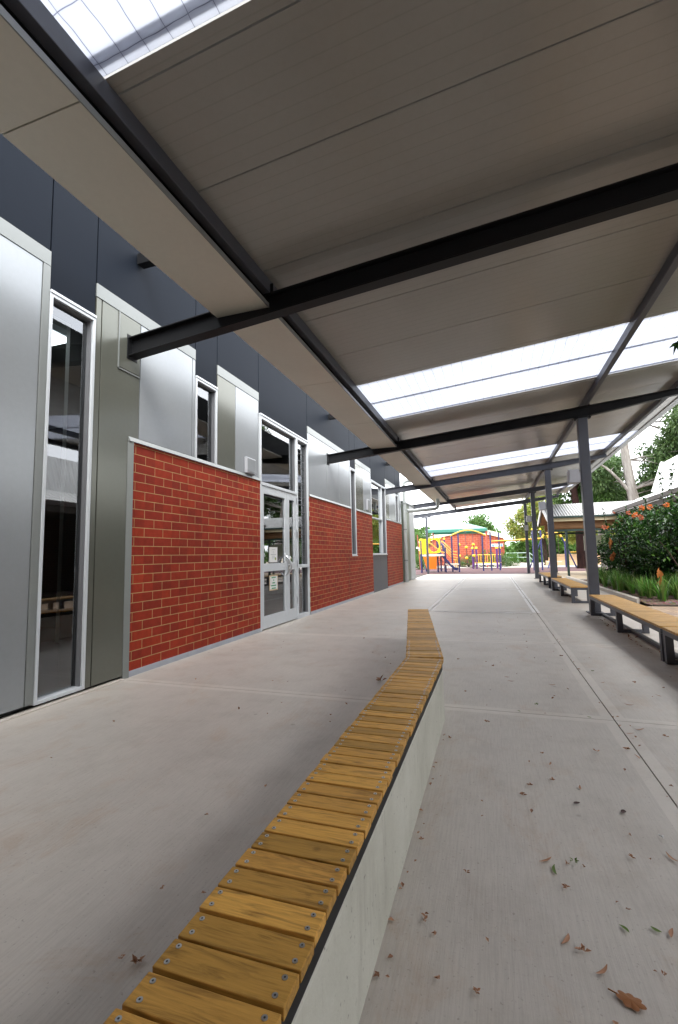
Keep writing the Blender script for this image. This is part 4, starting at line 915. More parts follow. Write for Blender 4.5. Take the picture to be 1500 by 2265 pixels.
    for i in range(420):
        a = r.uniform(-0.95, 1.3); d = r.uniform(66, 84); x, y = d * math.sin(a), d * math.cos(a); top = 2.6 + 1.6 * mnoise.noise(Vector((x * 0.12, y * 0.12, 2))) + (1.5 if x > 6 else 0)
        if x < -9 : top += 2
        cl.append((Vector((x, y, r.uniform(0.2, max(0.8, top)))), r.uniform(0.6, 1.1)))
    for i in range(150): cl.append((Vector((r.uniform(2.6, 17), r.uniform(54, 60), r.uniform(0.1, 2.3))), r.uniform(0.5, 0.9)))
    cloud(b, r, cl, 70, 0.5, 0.32); o = b.build('treeline', G_MID); tag(o, 'belt of pale green trees and shrubs closing the view beyond the schoolyard', 'trees', None, 'stuff')
trees()
def overhang():
    r = random.Random(8)
    T = thing('shading_shrub', (4.5, 0.0, 0), 'tall dark shrub added out of view to shade the near walkway, only its leafy branch tip hanging before the skylight at the right edge', 'shrub')
    b = MB(); b.tube([(4.3, 4.2, -0.02), (4.2, 4.3, 1.6), (3.7, 4.6, 2.9), (2.9, 5.2, 3.42), (2.2, 5.6, 3.46), (1.97, 5.62, 3.40)], [0.05, 0.04, 0.025, 0.012, 0.006, 0.003], 6)
    for i in range(9): b.tube([(4.5, 0.5 * i - 3, -0.02), (4.5 + r.uniform(-.3, .3), 0.5 * i - 3, 1.0), (4.5 + r.uniform(-.5, .5), 0.5 * i - 3 + r.uniform(-.4, .4), 2.6)], [0.05, 0.035, 0.015], 6)
    b.build('stem', TWIG, T)
    f = MB()
    for p in ((2.05, 5.6, 3.42), (1.98, 5.62, 3.40), (2.2, 5.58, 3.46)):
        for _ in range(7): leaf_card(f, Vector(p), Vector((r.uniform(-1, 0.4), r.uniform(-0.5, 0.5), -r.uniform(0.2, 1.2))), rvec(r), r.uniform(0.09, 0.15), 0.035, 0)
    cloud(f, r, clumps_in(r, [((4.5, -1.8, 2.0), (0.9, 2.2, 1.9)), ((4.7, 0.6, 1.2), (0.7, 1.0, 1.1))], 190, 0.34, 0.6), 36, 0.12, 0.06)  # unseen crown, added to block side light from the near walkway
    f.build('foliage', G_DARK, T)
overhang()

# ------------------------------------------------------------------ neighbouring buildings and added shade wall
CREAM = plain('cream_paint', (0.55, 0.47, 0.30), 0.6); BROWN = plain('brown_timber_lining', (0.26, 0.13, 0.05), 0.6, var=0.2)
DGREEN = plain('dark_green_steel', (0.012, 0.035, 0.028), 0.45); WHITEP = plain('white_paint', (0.78, 0.78, 0.77), 0.5, var=0.05)
def shelter():
    T = thing('gabled_shelter', (5, 26, 0), 'open gabled shelter with corrugated roof and brown timber lining beyond the posts', 'shelter')
    x0, x1, ye, yr, ze, zr = 2.55, 9.0, 24.0, 26.3, 2.78, 3.60; yb = 2 * yr - ye
    rm = corrugated_mat('corrugated_roof', (0.33, 0.33, 0.32), 'X', 0.12)
    b = MB(); t = 0.03
    b.hexa([(x0, ye - 0.1, ze), (x1, ye - 0.1, ze), (x1, yr, zr), (x0, yr, zr), (x0, ye - 0.1, ze + t), (x1, ye - 0.1, ze + t), (x1, yr, zr + t), (x0, yr, zr + t)])
    b.hexa([(x0, yr, zr), (x1, yr, zr), (x1, yb + 0.1, ze), (x0, yb + 0.1, ze), (x0, yr, zr + t), (x1, yr, zr + t), (x1, yb + 0.1, ze + t), (x0, yb + 0.1, ze + t)])
    b.build('roof', rm, T)
    b = MB(); b.box(x0, x1, ye - 0.2, ye - 0.1, ze - 0.03, ze + 0.05); b.build('gutter', DGREEN, T)
    b = MB(); b.box(x0 + 0.05, x1, ye - 0.095, ye - 0.06, ze - 0.19, ze - 0.035); b.build('fascia', CREAM, T)
    b = MB()
    for s in (1, -1):
        ya = yr - s * (yr - ye + 0.12); b.hexa([(x0 - 0.03, ya, ze - 0.19), (x0 + 0.01, ya, ze - 0.19), (x0 + 0.01, yr, zr - 0.19), (x0 - 0.03, yr, zr - 0.19), (x0 - 0.03, ya, ze + 0.05), (x0 + 0.01, ya, ze + 0.05), (x0 + 0.01, yr, zr + 0.05), (x0 - 0.03, yr, zr + 0.05)])
    b.build('barge_board', WHITEP, T)
    b = MB(); b.box(x0 + 0.3, x1, ye + 0.15, ye + 0.22, 2.28, ze - 0.1); b.box(x0 + 0.3, x1, yb - 0.22, yb - 0.15, 2.28, ze - 0.1)
    for s in (1, -1):
        ya = yr - s * (yr - ye); b.hexa([(x0 + 0.1, ya, ze - 0.12), (x1, ya, ze - 0.12), (x1, yr, zr - 0.12), (x0 + 0.1, yr, zr - 0.12), (x0 + 0.1, ya, ze - 0.06), (x1, ya, ze - 0.06), (x1, yr, zr - 0.06), (x0 + 0.1, yr, zr - 0.06)])
    b.build('timber_lining', BROWN, T)
    b = MB(); b.box(x0 + 0.25, x1, ye + 0.05, ye + 0.14, 2.12, 2.22); b.box(x0 + 0.25, x1, yb - 0.14, yb - 0.05, 2.12, 2.22); b.build('beam', DGREEN, T)
    for x in (3.35, 5.05, 7.0):
        for y in (ye + 0.095, yb - 0.095):
            b = MB(); b.box(x - 0.05, x + 0.05, y - 0.04, y + 0.04, -0.03, 2.12); b.build('post', DGREEN, T)
    b = MB(); b.box(4.75, 7.2, yb - 0.5, yb - 0.45, 1.2, 2.0); b.build('notice_board', plain('pale_green_board', (0.40, 0.48, 0.40), 0.6), T)
shelter()
def house():
    T = thing('white_roofed_building', (8, 14, 0), 'low neighbouring building with white metal roofs behind the flowering shrub', 'building')
    xe, ze = 5.5, 3.0; y0, y1 = -9.5, 24.3; xr, zr = 6.45, 3.50
    rm = corrugated_mat('white_ribbed_roof', (0.74, 0.74, 0.72), 'Y', 0.22)
    b = MB(); b.hexa([(xe, y0, ze), (xr, y0, zr), (xr, y1, zr), (xe, y1, ze), (xe, y0, ze + 0.03), (xr, y0, zr + 0.03), (xr, y1, zr + 0.03), (xe, y1, ze + 0.03)]); b.build('roof', rm, T)
    b = MB(); b.hexa([(xr, y0, zr + 0.035), (16, y0, zr + 0.035), (16, 22, zr + 0.035), (xr, 22, zr + 0.035), (xr + 0.40, y0, 4.75), (16, y0, 4.75), (16, 22, 4.75), (xr + 0.40, 22, 4.75)]); b.build('upper_roof', rm, T)
    b = MB(); b.bar((xr - 0.03, 22.02, zr + 0.05), (xr + 0.38, 22.02, 4.77), 0.12, 0.12); b.build('flashing', WHITEP, T)
    b = MB(); b.box(xe - 0.13, xe - 0.002, y0, y1, ze - 0.10, ze + 0.05); b.build('gutter', plain('brown_gutter', (0.12, 0.10, 0.09), 0.5), T)
    b = MB(); b.box(xe, xe + 0.03, y0, y1, ze - 0.28, ze - 0.11); b.build('fascia', plain('grey_fascia', (0.25, 0.24, 0.23), 0.6), T)
    b = MB(); b.box(xe + 0.03, 7.5, y0, y1, ze - 0.30, ze - 0.285); b.build('eave_lining', plain('dark_eave', (0.12, 0.10, 0.09), 0.8), T)
    b = MB(); b.box(7.5, 15.9, y0 + 0.2, y1 - 0.2, -0.05, 3.4); b.build('wall', brick_mat('brown_brick', 0, 0, 0.24, 0.086, 0.008, (0.20, 0.09, 0.05), (0.15, 0.07, 0.045), (0.30, 0.25, 0.2)), T)
    for y in (-8, -4, 0, 4, 8, 12, 16, 20, 23.5):
        b = MB(); b.box(xe + 0.1, xe + 0.2, y - 0.05, y + 0.05, -0.05, ze - 0.31); b.build('post', plain('post_grey', (0.10, 0.09, 0.09), 0.5), T)
    for y in (3.5, 9, 14):
        b = MB(); b.box(7.46, 7.497, y, y + 1.6, 1.0, 2.2); f = b.build('window_frame', CREAM, T); b = MB(); b.box(7.44, 7.459, y + 0.07, y + 1.53, 1.07, 2.13); b.build('pane', plain('dark_glass', (0.03, 0.035, 0.04), 0.05), f)
house()
def rear_shade_wall():  # invented and out of view; keeps light from behind off the near walkway
    T = thing('rear_shade_wall', (0, -4.9, 0), 'red brick wall added unseen behind the camera to shade the near walkway', 'building')
    b = MB(); b.box(-3.55, 5.2, -5.4, -4.55, -0.05, 4.6); b.build('wall', brick_mat('shade_wall_brick', 0, 0, 0.30, 0.0985, 0.0075, (0.30, 0.032, 0.012), (0.235, 0.024, 0.013), (0.44, 0.28, 0.11), axis='X'), T)
    b = MB(); b.box(-3.55, 5.3, -5.5, -4.5, 4.602, 4.70); b.build('parapet', M['trim'], T)
rear_shade_wall()
def hall():
    T = thing('brick_hall', (-2, 46, 0), 'red brick hall with a curved pale roof edge behind the playground', 'hall')
    bm = brick_mat('hall_brick', 0, 0, 0.40, 0.20, 0.012, (0.40, 0.085, 0.05), (0.35, 0.075, 0.045), (0.46, 0.22, 0.13), axis='X')
    pts = []; n = 24; xa, xb = -6.3, 1.05
    def zt(x): return 2.05 + 1.02 * max(0.0, 1 - ((x + 2.3) / 4.3) ** 2)
    top = [(xa + (xb - xa) * i / n) for i in range(n + 1)]
    b = MB(); v = [(x, 46, -0.05) for x in top] + [(x, 46, zt(x)) for x in top] + [(x, 52, -0.05) for x in top] + [(x, 52, zt(x)) for x in top]; N = n + 1
    f = [(i, i + 1, N + i + 1, N + i) for i in range(n)] + [(2 * N + i + 1, 2 * N + i, 3 * N + i, 3 * N + i + 1) for i in range(n)] + [(N + i, N + i + 1, 3 * N + i + 1, 3 * N + i) for i in range(n)] + [(0, N, 3 * N, 2 * N), (n, 2 * N + n, 3 * N + n, N + n)]
    b.add(v, f); b.build('wall', bm, T)
    b = MB()
    for a, c in zip(top, top[1:]): b.hexa([(a, 45.8, zt(a) + 0.003), (c, 45.8, zt(c) + 0.003), (c, 52.2, zt(c) + 0.003), (a, 52.2, zt(a) + 0.003), (a, 45.8, zt(a) + 0.42), (c, 45.8, zt(c) + 0.42), (c, 52.2, zt(c) + 0.42), (a, 52.2, zt(a) + 0.42)])
    b.build('roof', plain('cream_roof', (0.72, 0.66, 0.52), 0.5), T)
    b = MB(); b.box(-1.2, -1.08, 45.9, 45.997, 0, 2.9); b.box(-0.95, -0.85, 45.9, 45.997, 0, 2.85); b.build('downpipe', plain('red_pipe', (0.30, 0.06, 0.04), 0.5), T)
    t = thing('wall_sign', (0.45, 45.95, 1.85), 'pale oblong sign with blue discs on the red brick hall', 'sign')
    b = MB(); b.box(-0.12, 0.95, 45.93, 45.99, 1.72, 1.98); b.build('board', WHITEP, t); b = MB()
    for x in (0.05, 0.80): b.tube([(x, 45.929, 1.85), (x, 45.915, 1.85)], 0.11, 16)
    b.build('disc', plain('blue_disc', (0.15, 0.30, 0.50), 0.5), t)
hall()
def sail():
    T = thing('shade_sail', (-2.8, 40, 0), 'green peaked shade cloth roof standing over the yard in front of the hall', 'shade cover')
    gm = leaf_mat('lit_shadecloth', [(0.26, 0.44, 0.38), (0.26, 0.44, 0.38)], 0.7, 0.35); gv = leaf_mat('green_valance', [(0.05, 0.22, 0.165), (0.05, 0.22, 0.165)], 0.7, 0.2)  # top cloth coloured paler for the light washing it out and showing through
    x0, x1, y0, y1 = -5.3, -0.35, 39, 43.5; b = MB(); c0, c1 = (-3.9, 41.2, 3.72), (-1.9, 41.2, 3.72)
    P = [(x0, y0, 3.15), (x1, y0, 3.15), (x1, y1, 3.15), (x0, y1, 3.15)]
    b.add(P + [c0, c1], [(0, 1, 5, 4), (1, 2, 5), (2, 3, 4, 5), (3, 0, 4)]); b.build('canopy_cloth', gm, T); b = MB(); b.box(x0, x1, y0 - 0.02, y0 - 0.005, 2.92, 3.148); b.box(x0, x1, y1 + 0.005, y1 + 0.02, 2.92, 3.148); b.build('valance', gv, T)
    for x, y in ((x0 + .1, y0 + .1), (x1 - .1, y0 + .1), (x0 + .1, y1 - .1), (x1 - .1, y1 - .1)):
        b = MB(); b.tube([(x, y, -0.05), (x, y, 3.14)], 0.06, 8); b.build('post', plain('red_post', (0.35, 0.07, 0.05), 0.5), T)
sail()

# ------------------------------------------------------------------ playground
YEL = plain('yellow_paint', (0.75, 0.42, 0.05), 0.4, var=0.05); YELB = plain('bright_yellow_plastic', (0.85, 0.60, 0.02), 0.35, var=0.05)
ORG = plain('orange_plastic', (0.80, 0.20, 0.015), 0.4, var=0.06); NAVY = plain('navy_paint', (0.025, 0.03, 0.12), 0.4); PURP = plain('purple_paint', (0.075, 0.018, 0.13), 0.4)
CREAMY = plain('cream_deck', (0.70, 0.66, 0.55), 0.6); ROPE = plain('dark_chain', (0.10, 0.05, 0.06), 0.6)
def playground():
    def post(T, x, y, h, mat=NAVY, r=0.055, ball=True):
        b = MB(); b.tube([(x, y, -0.02), (x, y, h)], r, 10); p = b.build('post', mat, T)
        if ball: b = MB(); b.sphere((x, y, h), r * 1.35, 0, 10, 6); b.build('cap', YELB, p)
    T = thing('play_tower', (-3.9, 30.3, 0), 'play tower with yellow panels, orange climbing wall and blue slide', 'play tower')
    for x, y, h in ((-4.25, 29.0, 2.05), (-3.35, 29.9, 2.15), (-4.3, 31.4, 2.1), (-3.3, 31.3, 2.2), (-3.05, 31.4, 2.15)): post(T, x, y, h)
    b = MB(); b.box(-4.25, -3.0, 29.0, 31.4, 1.02, 1.14); b.build('deck', CREAMY, T)
    b = MB(); b.box(-4.22, -4.16, 29.1, 31.3, 1.22, 2.12); b.box(-4.35, -3.82, 28.97, 29.03, 1.16, 2.1); b.build('side_panel', YELB, T)
    # panel with a round opening
    b = MB(); cx, cz, y = -3.52, 1.68, 29.5; n = 24
    for i in range(n):
        a0, a1 = 2 * math.pi * i / n, 2 * math.pi * (i + 1) / n
        def inn(a): return (cx + 0.33 * math.cos(a), cz + 0.39 * math.sin(a))
        def out(a):
            k = 1 / max(abs(math.cos(a)) / 0.40, abs(math.sin(a)) / 0.47); return (cx + k * math.cos(a), cz + k * math.sin(a))
        q = [inn(a0), inn(a1), out(a1), out(a0)]
        b.hexa([(q[0][0], y, q[0][1]), (q[1][0], y, q[1][1]), (q[2][0], y, q[2][1]), (q[3][0], y, q[3][1]), (q[0][0], y + 0.05, q[0][1]), (q[1][0], y + 0.05, q[1][1]), (q[2][0], y + 0.05, q[2][1]), (q[3][0], y + 0.05, q[3][1])])
    b.build('window_panel', YELB, T)
    b = MB(); b.hexa([(-3.95, 29.1, 0.22), (-3.35, 29.1, 0.22), (-3.35, 29.2, 0.22), (-3.95, 29.2, 0.22), (-4.15, 29.0, 1.0), (-3.3, 29.0, 1.0), (-3.3, 29.08, 1.0), (-4.15, 29.08, 1.0)]); b.build('climbing_wall', ORG, T)
    b = MB(); pts = [(-3.3, 30.2, 1.12), (-3.1, 30.2, 0.98), (-2.55, 30.2, 0.32), (-2.35, 30.2, 0.12), (-2.15, 30.2, 0.10)]
    for p, q in zip(pts, pts[1:]):
        for dy in (-0.24, 0.24): b.hexa([(p[0], p[1] + dy - 0.02, p[2]), (q[0], q[1] + dy - 0.02, q[2]), (q[0], q[1] + dy + 0.02, q[2]), (p[0], p[1] + dy + 0.02, p[2]), (p[0], p[1] + dy - 0.02, p[2] + 0.17), (q[0], q[1] + dy - 0.02, q[2] + 0.17), (q[0], q[1] + dy + 0.02, q[2] + 0.17), (p[0], p[1] + dy + 0.02, p[2] + 0.17)])
        b.hexa([(p[0], p[1] - 0.22, p[2]), (q[0], q[1] - 0.22, q[2]), (q[0], q[1] + 0.22, q[2]), (p[0], p[1] + 0.22, p[2]), (p[0], p[1] - 0.22, p[2] + 0.04), (q[0], q[1] - 0.22, q[2] + 0.04), (q[0], q[1] + 0.22, q[2] + 0.04), (p[0], p[1] + 0.22, p[2] + 0.04)])
    b.build('slide', NAVY, T)
    b = MB(); b.tube([(-3.32, 30.4, 1.15), (-3.32, 30.4, 1.7), (-3.2, 30.4, 1.88), (-3.05, 30.4, 1.7), (-3.02, 30.4, 1.3)], 0.07, 8); b.build('slide_hood', NAVY, T)
    b = MB()
    for dz in (0, -0.17, -0.32, -0.46): b.tube([(-3.2, 30.8, 1.98 + dz), (-3.05, 30.8, 1.92 + dz), (-2.45, 30.8, 1.30 + dz * 1.15), (-2.2, 30.8, 1.26 + dz * 1.15)], 0.03, 7)
    b.tube([(-3.9, 29.3, 1.85), (-3.7, 29.4, 1.83), (-3.1, 29.8, 1.28), (-2.9, 29.8, 1.25)], 0.03, 7)
    for x, z in ((-2.2, 0.85), (-2.32, 0.75)): b.tube([(x, 30.8, 0.1), (x, 30.8, z), (x + 0.1, 30.8, z + 0.05)], 0.03, 7)
    b.build('handrail', YEL, T)
    b = MB()
    for i in range(5): b.tube([(-3.3 + 0.14 * i, 29.2, 0.98 - 0.1 * i), (-3.15 + 0.14 * i, 29.3, 0.15)], 0.014, 5)
    for z in (0.3, 0.55, 0.75): b.tube([(-3.3, 29.25, z), (-2.75, 29.3, z - 0.1)], 0.014, 5)
    b.build('rope_net', ROPE, T)
    T = thing('ball_climber', (-1.3, 31, 0), 'arched climbing frame with hanging chains and yellow balls', 'climbing frame')
    for x, y, h in ((-2.87, 30.0, 1.55), (-2.5, 30.6, 2.32), (-2.05, 30.05, 2.42), (-0.62, 31.6, 2.27), (-0.12, 32.1, 2.55)): post(T, x, y, h, NAVY, 0.05, False)
    arc = [(-2.55 + 2.15 * t, 30.3 + 1.4 * t, 2.30 + 0.36 * math.sin(math.pi * t)) for t in [i / 14 for i in range(15)]]
    b = MB(); b.tube(arc, 0.045, 8); b.build('arch_rail', YEL, T)
    for t in (0.22, 0.42, 0.62):
        x, y, z = -2.55 + 2.15 * t, 30.3 + 1.4 * t, 2.30 + 0.36 * math.sin(math.pi * t)
        b = MB(); b.tube([(x, y, z), (x + 0.06, y, 0.35)], 0.022, 6); c = b.build('chain', ROPE, T)
        for bz in ((1.72, 1.0) if t != 0.42 else (1.55, 0.85)): b = MB(); b.sphere((x + 0.03, y, bz), 0.095, 0, 12, 8); b.build('ball', YELB, c)
    b = MB(); b.box(-2.9, -2.05, 29.95, 30.3, 0.44, 0.54); b.build('step_platform', CREAMY, T)
    b = MB(); b.tube([(-2.05, 30.05, 0.35)] + [(-2.05 + 1.9 * t, 30.1 + 2 * t, 0.36 - 0.12 * math.sin(math.pi * t)) for t in (0.2, 0.4, 0.6, 0.8)] + [(-0.12, 32.1, 0.36)], 0.025, 6); b.build('footing_cable', ROPE, T)
    T = thing('rail_bridge', (-0.5, 36, 0), 'low bridge with purple posts and yellow railings behind the climbing frame', 'play bridge')
    for x, y in ((-1.42, 35.7), (-1.17, 35.9), (0.28, 36.1), (0.5, 36.3)): post(T, x, y, 1.52, PURP, 0.075)
    b = MB()
    for z in (1.02, 0.42): b.tube([(-1.5, 35.8, z), (0.55, 36.2, z)], 0.035, 6)
    for i in range(10): x = -1.2 + 0.165 * i; b.tube([(x, 35.85 + 0.03 * i, 0.42), (x, 35.85 + 0.03 * i, 1.02)], 0.02, 5)
    b.build('railing', YEL, T); b = MB(); b.hexa([(-1.5, 35.8, 0.28), (0.5, 36.1, 0.28), (0.5, 36.9, 0.28), (-1.5, 36.6, 0.28), (-1.5, 35.8, 0.36), (0.5, 36.1, 0.36), (0.5, 36.9, 0.36), (-1.5, 36.6, 0.36)]); b.build('deck', CREAMY, T)
    T = thing('monkey_bars', (1.3, 32.5, 0), 'yellow overhead ladder on dark posts, right of the climbing frame', 'monkey bars')
    for x, y, h in ((0.42, 32.6, 2.5), (2.45, 31.8, 2.6), (2.95, 32.0, 2.6)): post(T, x, y, h, NAVY, 0.05, x > 1)
    b = MB(); b.tube([(-0.12, 32.2, 1.92), (2.95, 31.9, 2.02)], 0.04, 8); b.tube([(0.40, 32.8, 1.92), (2.9, 32.5, 2.02)], 0.04, 8)
    for i in range(10): b.tube([(0.35 + 0.26 * i, 32.2, 1.94), (0.4 + 0.26 * i, 32.75, 1.94)], 0.02, 5)
    b.build('ladder', YEL, T)
    b = MB(); b.box(2.35, 3.1, 32.0, 32.4, 0.40, 0.46); b.build('step_platform', CREAMY, T)
    T = thing('swing_frame', (4.2, 36, 0), 'swing frame with bent yellow top bar and long blue legs', 'swing')
    b = MB(); b.tube([(3.40, 36, 2.15), (3.50, 36, 2.35), (3.72, 36, 2.45), (4.38, 36, 2.47), (4.55, 36, 2.40), (4.68, 36, 2.2)], 0.07, 9); b.tube([(3.72, 36, 2.44), (3.82, 36, 2.15)], 0.06, 8); b.build('top_bar', YEL, T)
    b = MB()
    for p, q in (((3.40, 36, 2.15), (2.52, 36.6, 0.0)), ((4.68, 36, 2.2), (5.62, 36.6, 0.0)), ((3.82, 36, 2.15), (4.2, 35.8, 1.3)), ((4.14, 36, 1.42), (3.63, 35.4, 0.0))): b.tube([p, q], 0.05, 8)
    b.build('leg', NAVY, T)
    b = MB(); b.tube([(3.75, 36, 2.4), (3.8, 36, 0.85)], 0.012, 5); b.tube([(4.45, 36, 2.4), (4.45, 36, 0.85)], 0.012, 5); b.build('chain', ROPE, T)
    b = MB(); b.box(3.6, 4.6, 35.9, 36.1, 0.42, 0.47); b.build('swing_seat', CREAMY, T)
    T = thing('balance_bars', (5.9, 33.5, 0), 'pair of blue posts with a yellow rail either side of the dark tree trunk', 'play posts')
    for x, h in ((5.15, 1.98), (6.5, 2.05)): post(T, x, 38.0, h, NAVY, 0.07)
    b = MB(); b.tube([(5.1, 38, 1.1), (6.6, 38, 1.1)], 0.035, 7); b.build('rail', YEL, T)
    # stepped timber seating on the bank and the ramp railing
    T = thing('stepped_seating', (6.2, 44, 0), 'three long tiers of pale timber seating on the bank behind the swing', 'seating')
    for i in range(3):
        b = MB(); b.box(4.3 + 0.25 * i, 9.0, 43.2 + 0.6 * i, 43.8 + 0.6 * i - 0.01, -0.02, 0.38 + 0.27 * i); b.build('tier', plain('pale_timber', (0.62, 0.42, 0.25), 0.6), T, 0.02)
    T = thing('ramp_railing', (2.2, 42, 0), 'pale green tubular ramp railing beyond the monkey bars', 'railing')
    b = MB(); GR = plain('pale_green_rail', (0.40, 0.52, 0.46), 0.5)
    for z in (1.1, 0.72): b.tube([(1.1, 42.5, z), (2.9, 41.6, z), (3.25, 41.4, z - 0.35)], 0.03, 7)
    for x in (1.1, 2.0, 2.9): b.tube([(x, 42.5 - 0.5 * (x - 1.1), -0.02), (x, 42.5 - 0.5 * (x - 1.1), 1.1)], 0.03, 6)
    b.build('rails', GR, T)
    T = thing('litter_board', (-5.0, 33.5, 0), 'thin red pole with small white signs near the corner panel', 'sign pole')
    b = MB(); b.tube([(-5.15, 34.5, -0.02), (-5.3, 34.5, 2.6)], 0.035, 7); b.build('pole', plain('rust_pole', (0.32, 0.08, 0.05), 0.6), T)
    b = MB(); b.box(-5.22, -5.02, 34.44, 34.46, 1.4, 1.65); b.box(-5.40, -5.26, 34.44, 34.46, 1.55, 1.70); b.build('sign_plate', WHITEP, T)
playground()

# ------------------------------------------------------------------ leaves on the paving
def leaves():
    r = random.Random(77)
    LB = leaf_mat('brown_leaf_litter', [(0.24, 0.11, 0.06), (0.36, 0.18, 0.10), (0.44, 0.25, 0.15)], 0.7, 0.1)
    LG = leaf_mat('green_leaf_litter', [(0.06, 0.14, 0.02), (0.16, 0.22, 0.05)], 0.6, 0.2)
    OAK = leaf_mat('oak_leaf', [(0.26, 0.10, 0.03), (0.26, 0.10, 0.03)], 0.65, 0.1)
    DK = plain('dark_leaf', (0.05, 0.022, 0.02), 0.7)
    WH = plain('white_scrap', (0.7, 0.7, 0.7), 0.8)
    def strip(ln, wd, curl, bend):
        b = MB(); n = 8; v = []
        for i in range(n + 1):
            t = i / n; x = (t - 0.5) * ln; w_ = wd / 2 * math.sin(math.pi * min(1, max(0.03, t))) ** 0.8; y = bend * ln * (t - 0.5) ** 2; z = 0.004 + curl * ln * (2 * (t - 0.5)) ** 2
            v += [(x, y - w_, z + w_ * 0.35), (x, y, z), (x, y + w_, z + w_ * 0.45)]
        f = []
        for i in range(n): f += [(3 * i, 3 * i + 3, 3 * i + 4, 3 * i + 1), (3 * i + 1, 3 * i + 4, 3 * i + 5, 3 * i + 2)]
        b.add(v, f, 0, True); return b
    def lobed(sz, k, curl):
        b = MB(); v = [(0, 0, 0.010)]; n = 44
        for i in range(n):
            a = 2 * math.pi * i / n; q = sz * (0.66 + 0.30 * abs(math.sin(k * a / 2)) ** 0.7) * (1.0 - 0.25 * abs(math.sin(a))); v.append((q * math.cos(a) * 1.15, q * math.sin(a), 0.004 + curl * sz * (0.5 + 0.5 * math.sin(a * 2 + 1)) ))
        b.add(v, [(0, i + 1, (i + 1) % n + 1) for i in range(n)], 0); b.tube([(sz * 0.9, 0, 0.005), (sz * 1.55, sz * 0.1, 0.007)], 0.0018, 5); return b
    def crumple(sz):
        b = MB()
        for _ in range(6): leaf_card(b, Vector((r.uniform(-.3, .3) * sz, r.uniform(-.3, .3) * sz, 0.006)), Vector((r.uniform(-1, 1), r.uniform(-1, 1), 0.25)), Vector((0, 0, 1)) + rvec(r) * 0.5, sz, sz * 0.55, 0, 0.35)
        return b
    spots = {
     'gum': [(0.14, 2.05), (0.24, 1.58), (0.16, 1.67), (0.6, 2.2), (0.47, 1.79), (0.25, 2.94), (0.36, 2.69), (0.74, 3.17), (0.79, 3.55), (0.07, 4.8), (0.1, 4.66), (0.45, 4.62), (0.89, 4.81), (0.94, 4.18), (1.23, 4.5), (0.87, 3.64)],
     'green': [(0.16, 2.0), (0.24, 2.07), (0.34, 1.77), (0.43, 1.79), (0.49, 5.57), (0.88, 5.23), (0.13, 3.82), (0.27, 4.01), (0.6, 3.81)],
     'scrap': [(0.21, 2.05), (0.27, 2.05), (0.19, 1.91), (0.49, 2.32), (0.46, 2.16), (-0.34, 2.04), (-0.15, 1.89), (-0.27, 1.64), (-0.27, 1.62), (-0.23, 1.57), (-0.2, 1.42), (-0.1, 1.41), (0.37, 1.86), (0.4, 1.62), (0.22, 3.07), (-0.28, 4.22), (-0.43, 5.45), (0.01, 7.41), (0.37, 6.71), (-1.55, 6.72), (-1.12, 5.06), (-1.2, 5.65), (-1.24, 5.34), (-1.3, 3.99), (-1.21, 3.36), (-1.04, 1.51), (-1.12, 1.21), (-1.2, 1.49)],
     'curl': [(0.2, 1.64), (0.08, 2.54), (0.13, 2.65), (0.24, 2.74), (0.53, 3.19), (0.7, 3.27), (-0.1, 3.52), (-0.32, 3.16), (-0.05, 5.21), (1.15, 4.87), (1.34, 4.75), (0.99, 3.55), (0.69, 5.89), (-1.07, 4.38), (-1.81, 6.47), (-1.06, 1.21)],
     'dark': [(0.51, 2.51), (0.32, 2.53)]}
    def put(b, mat, x, y, lb, rot=None, grp='fallen leaves on the paving', name='fallen_leaf', cat='leaf'):
        o = b.build(name, mat); o.location = (x, y, 0.0015); o.rotation_euler = (0, 0, r.uniform(0, 6.28) if rot is None else rot)
        return tag(o, lb, cat, grp)
    for x, y in spots['gum']: put(strip(r.uniform(0.045, 0.07), r.uniform(0.009, 0.013), r.uniform(0.02, 0.14), r.uniform(-0.5, 0.5)), LB, x, y, 'slender brown gum leaf lying on the paving right of the seat wall')
    for x, y in spots['green']: put(crumple(r.uniform(0.016, 0.03)) if r.random() < 0.4 else strip(r.uniform(0.03, 0.07), 0.012, 0.05, 0.5), LG, x, y, 'small green leaf lying on the paving right of the seat wall')
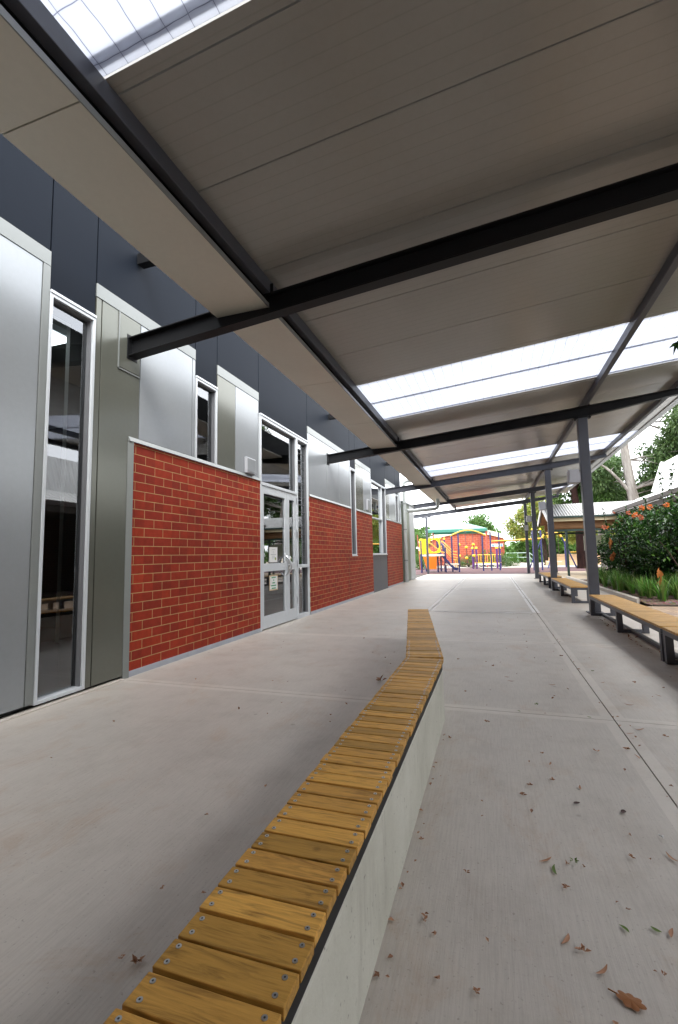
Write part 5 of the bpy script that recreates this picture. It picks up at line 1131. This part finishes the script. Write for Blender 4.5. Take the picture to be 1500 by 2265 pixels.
    for x, y in spots['scrap']:
        put(crumple(r.uniform(0.008, 0.016)), LB, x, y, 'tiny brown leaf scrap on the paving right of the seat wall' if x > -0.38 else 'tiny brown leaf scrap on the paving left of the seat wall')
    for x, y in spots['curl']:
        big = (x, y) == (-1.07, 4.38)
        put(crumple(0.06 if big else r.uniform(0.016, 0.026)), LB, x, y, 'largest crumpled brown leaf heap touching the left side of the seat wall' if big else ('crumpled brown leaf on the paving right of the seat wall' if x > -0.4 else 'crumpled brown leaf on the paving left of the seat wall'))
    for x, y in spots['dark']: put(strip(0.035, 0.022, 0.1, 0.1), DK, x, y, 'small near black leaf on the near paving')
    put(lobed(0.034, 7, 0.12), OAK, 0.29, 1.505, 'large lobed orange brown leaf at the bottom right corner', 2.7)
    put(crumple(0.016), WH, 0.61, 2.34, 'small white scrap on the paving near the right edge', None, None, 'paper_scrap', 'scrap')
    put(strip(0.02, 0.012, 0.05, 0), LG, 1.80, 9.1 - 0.0, 'pale leaf lying on the bench in front of the nearest post', None, None).location.z = 0.378
    # fine litter: too many specks to count
    b = MB()
    for _ in range(280):
        t = r.random()
        if t < 0.30: x, y = 1.66 + abs(r.gauss(0, 0.09)), r.uniform(2.2, 9.8)            # drifted against the bench rail
        elif t < 0.42: x, y = 0.76 + r.gauss(0, 0.012), r.uniform(1.5, 12)
        elif t < 0.50: x, y = -0.37 + abs(r.gauss(0, 0.02)), r.uniform(1, 3.4)
        else:
            x, y = r.uniform(-0.2, 2.2), 1.2 + 9 * r.random() ** 1.3
            if r.random() < 0.25: x = r.uniform(-3.3, -0.8)
        k = r.uniform(0.006, 0.018) * (1.8 if t < 0.3 else 1)
        leaf_card(b, Vector((x, y, 0.004)), Vector((r.uniform(-1, 1), r.uniform(-1, 1), 0.15)), Vector((0, 0, 1)) + rvec(r) * 0.3, k * 1.6, k, 0, 0.3)
    o = b.build('leaf_litter', LB); tag(o, 'fine scatter of brown leaf specks over the paving and under the benches', 'leaf litter', None, 'stuff')
leaves()
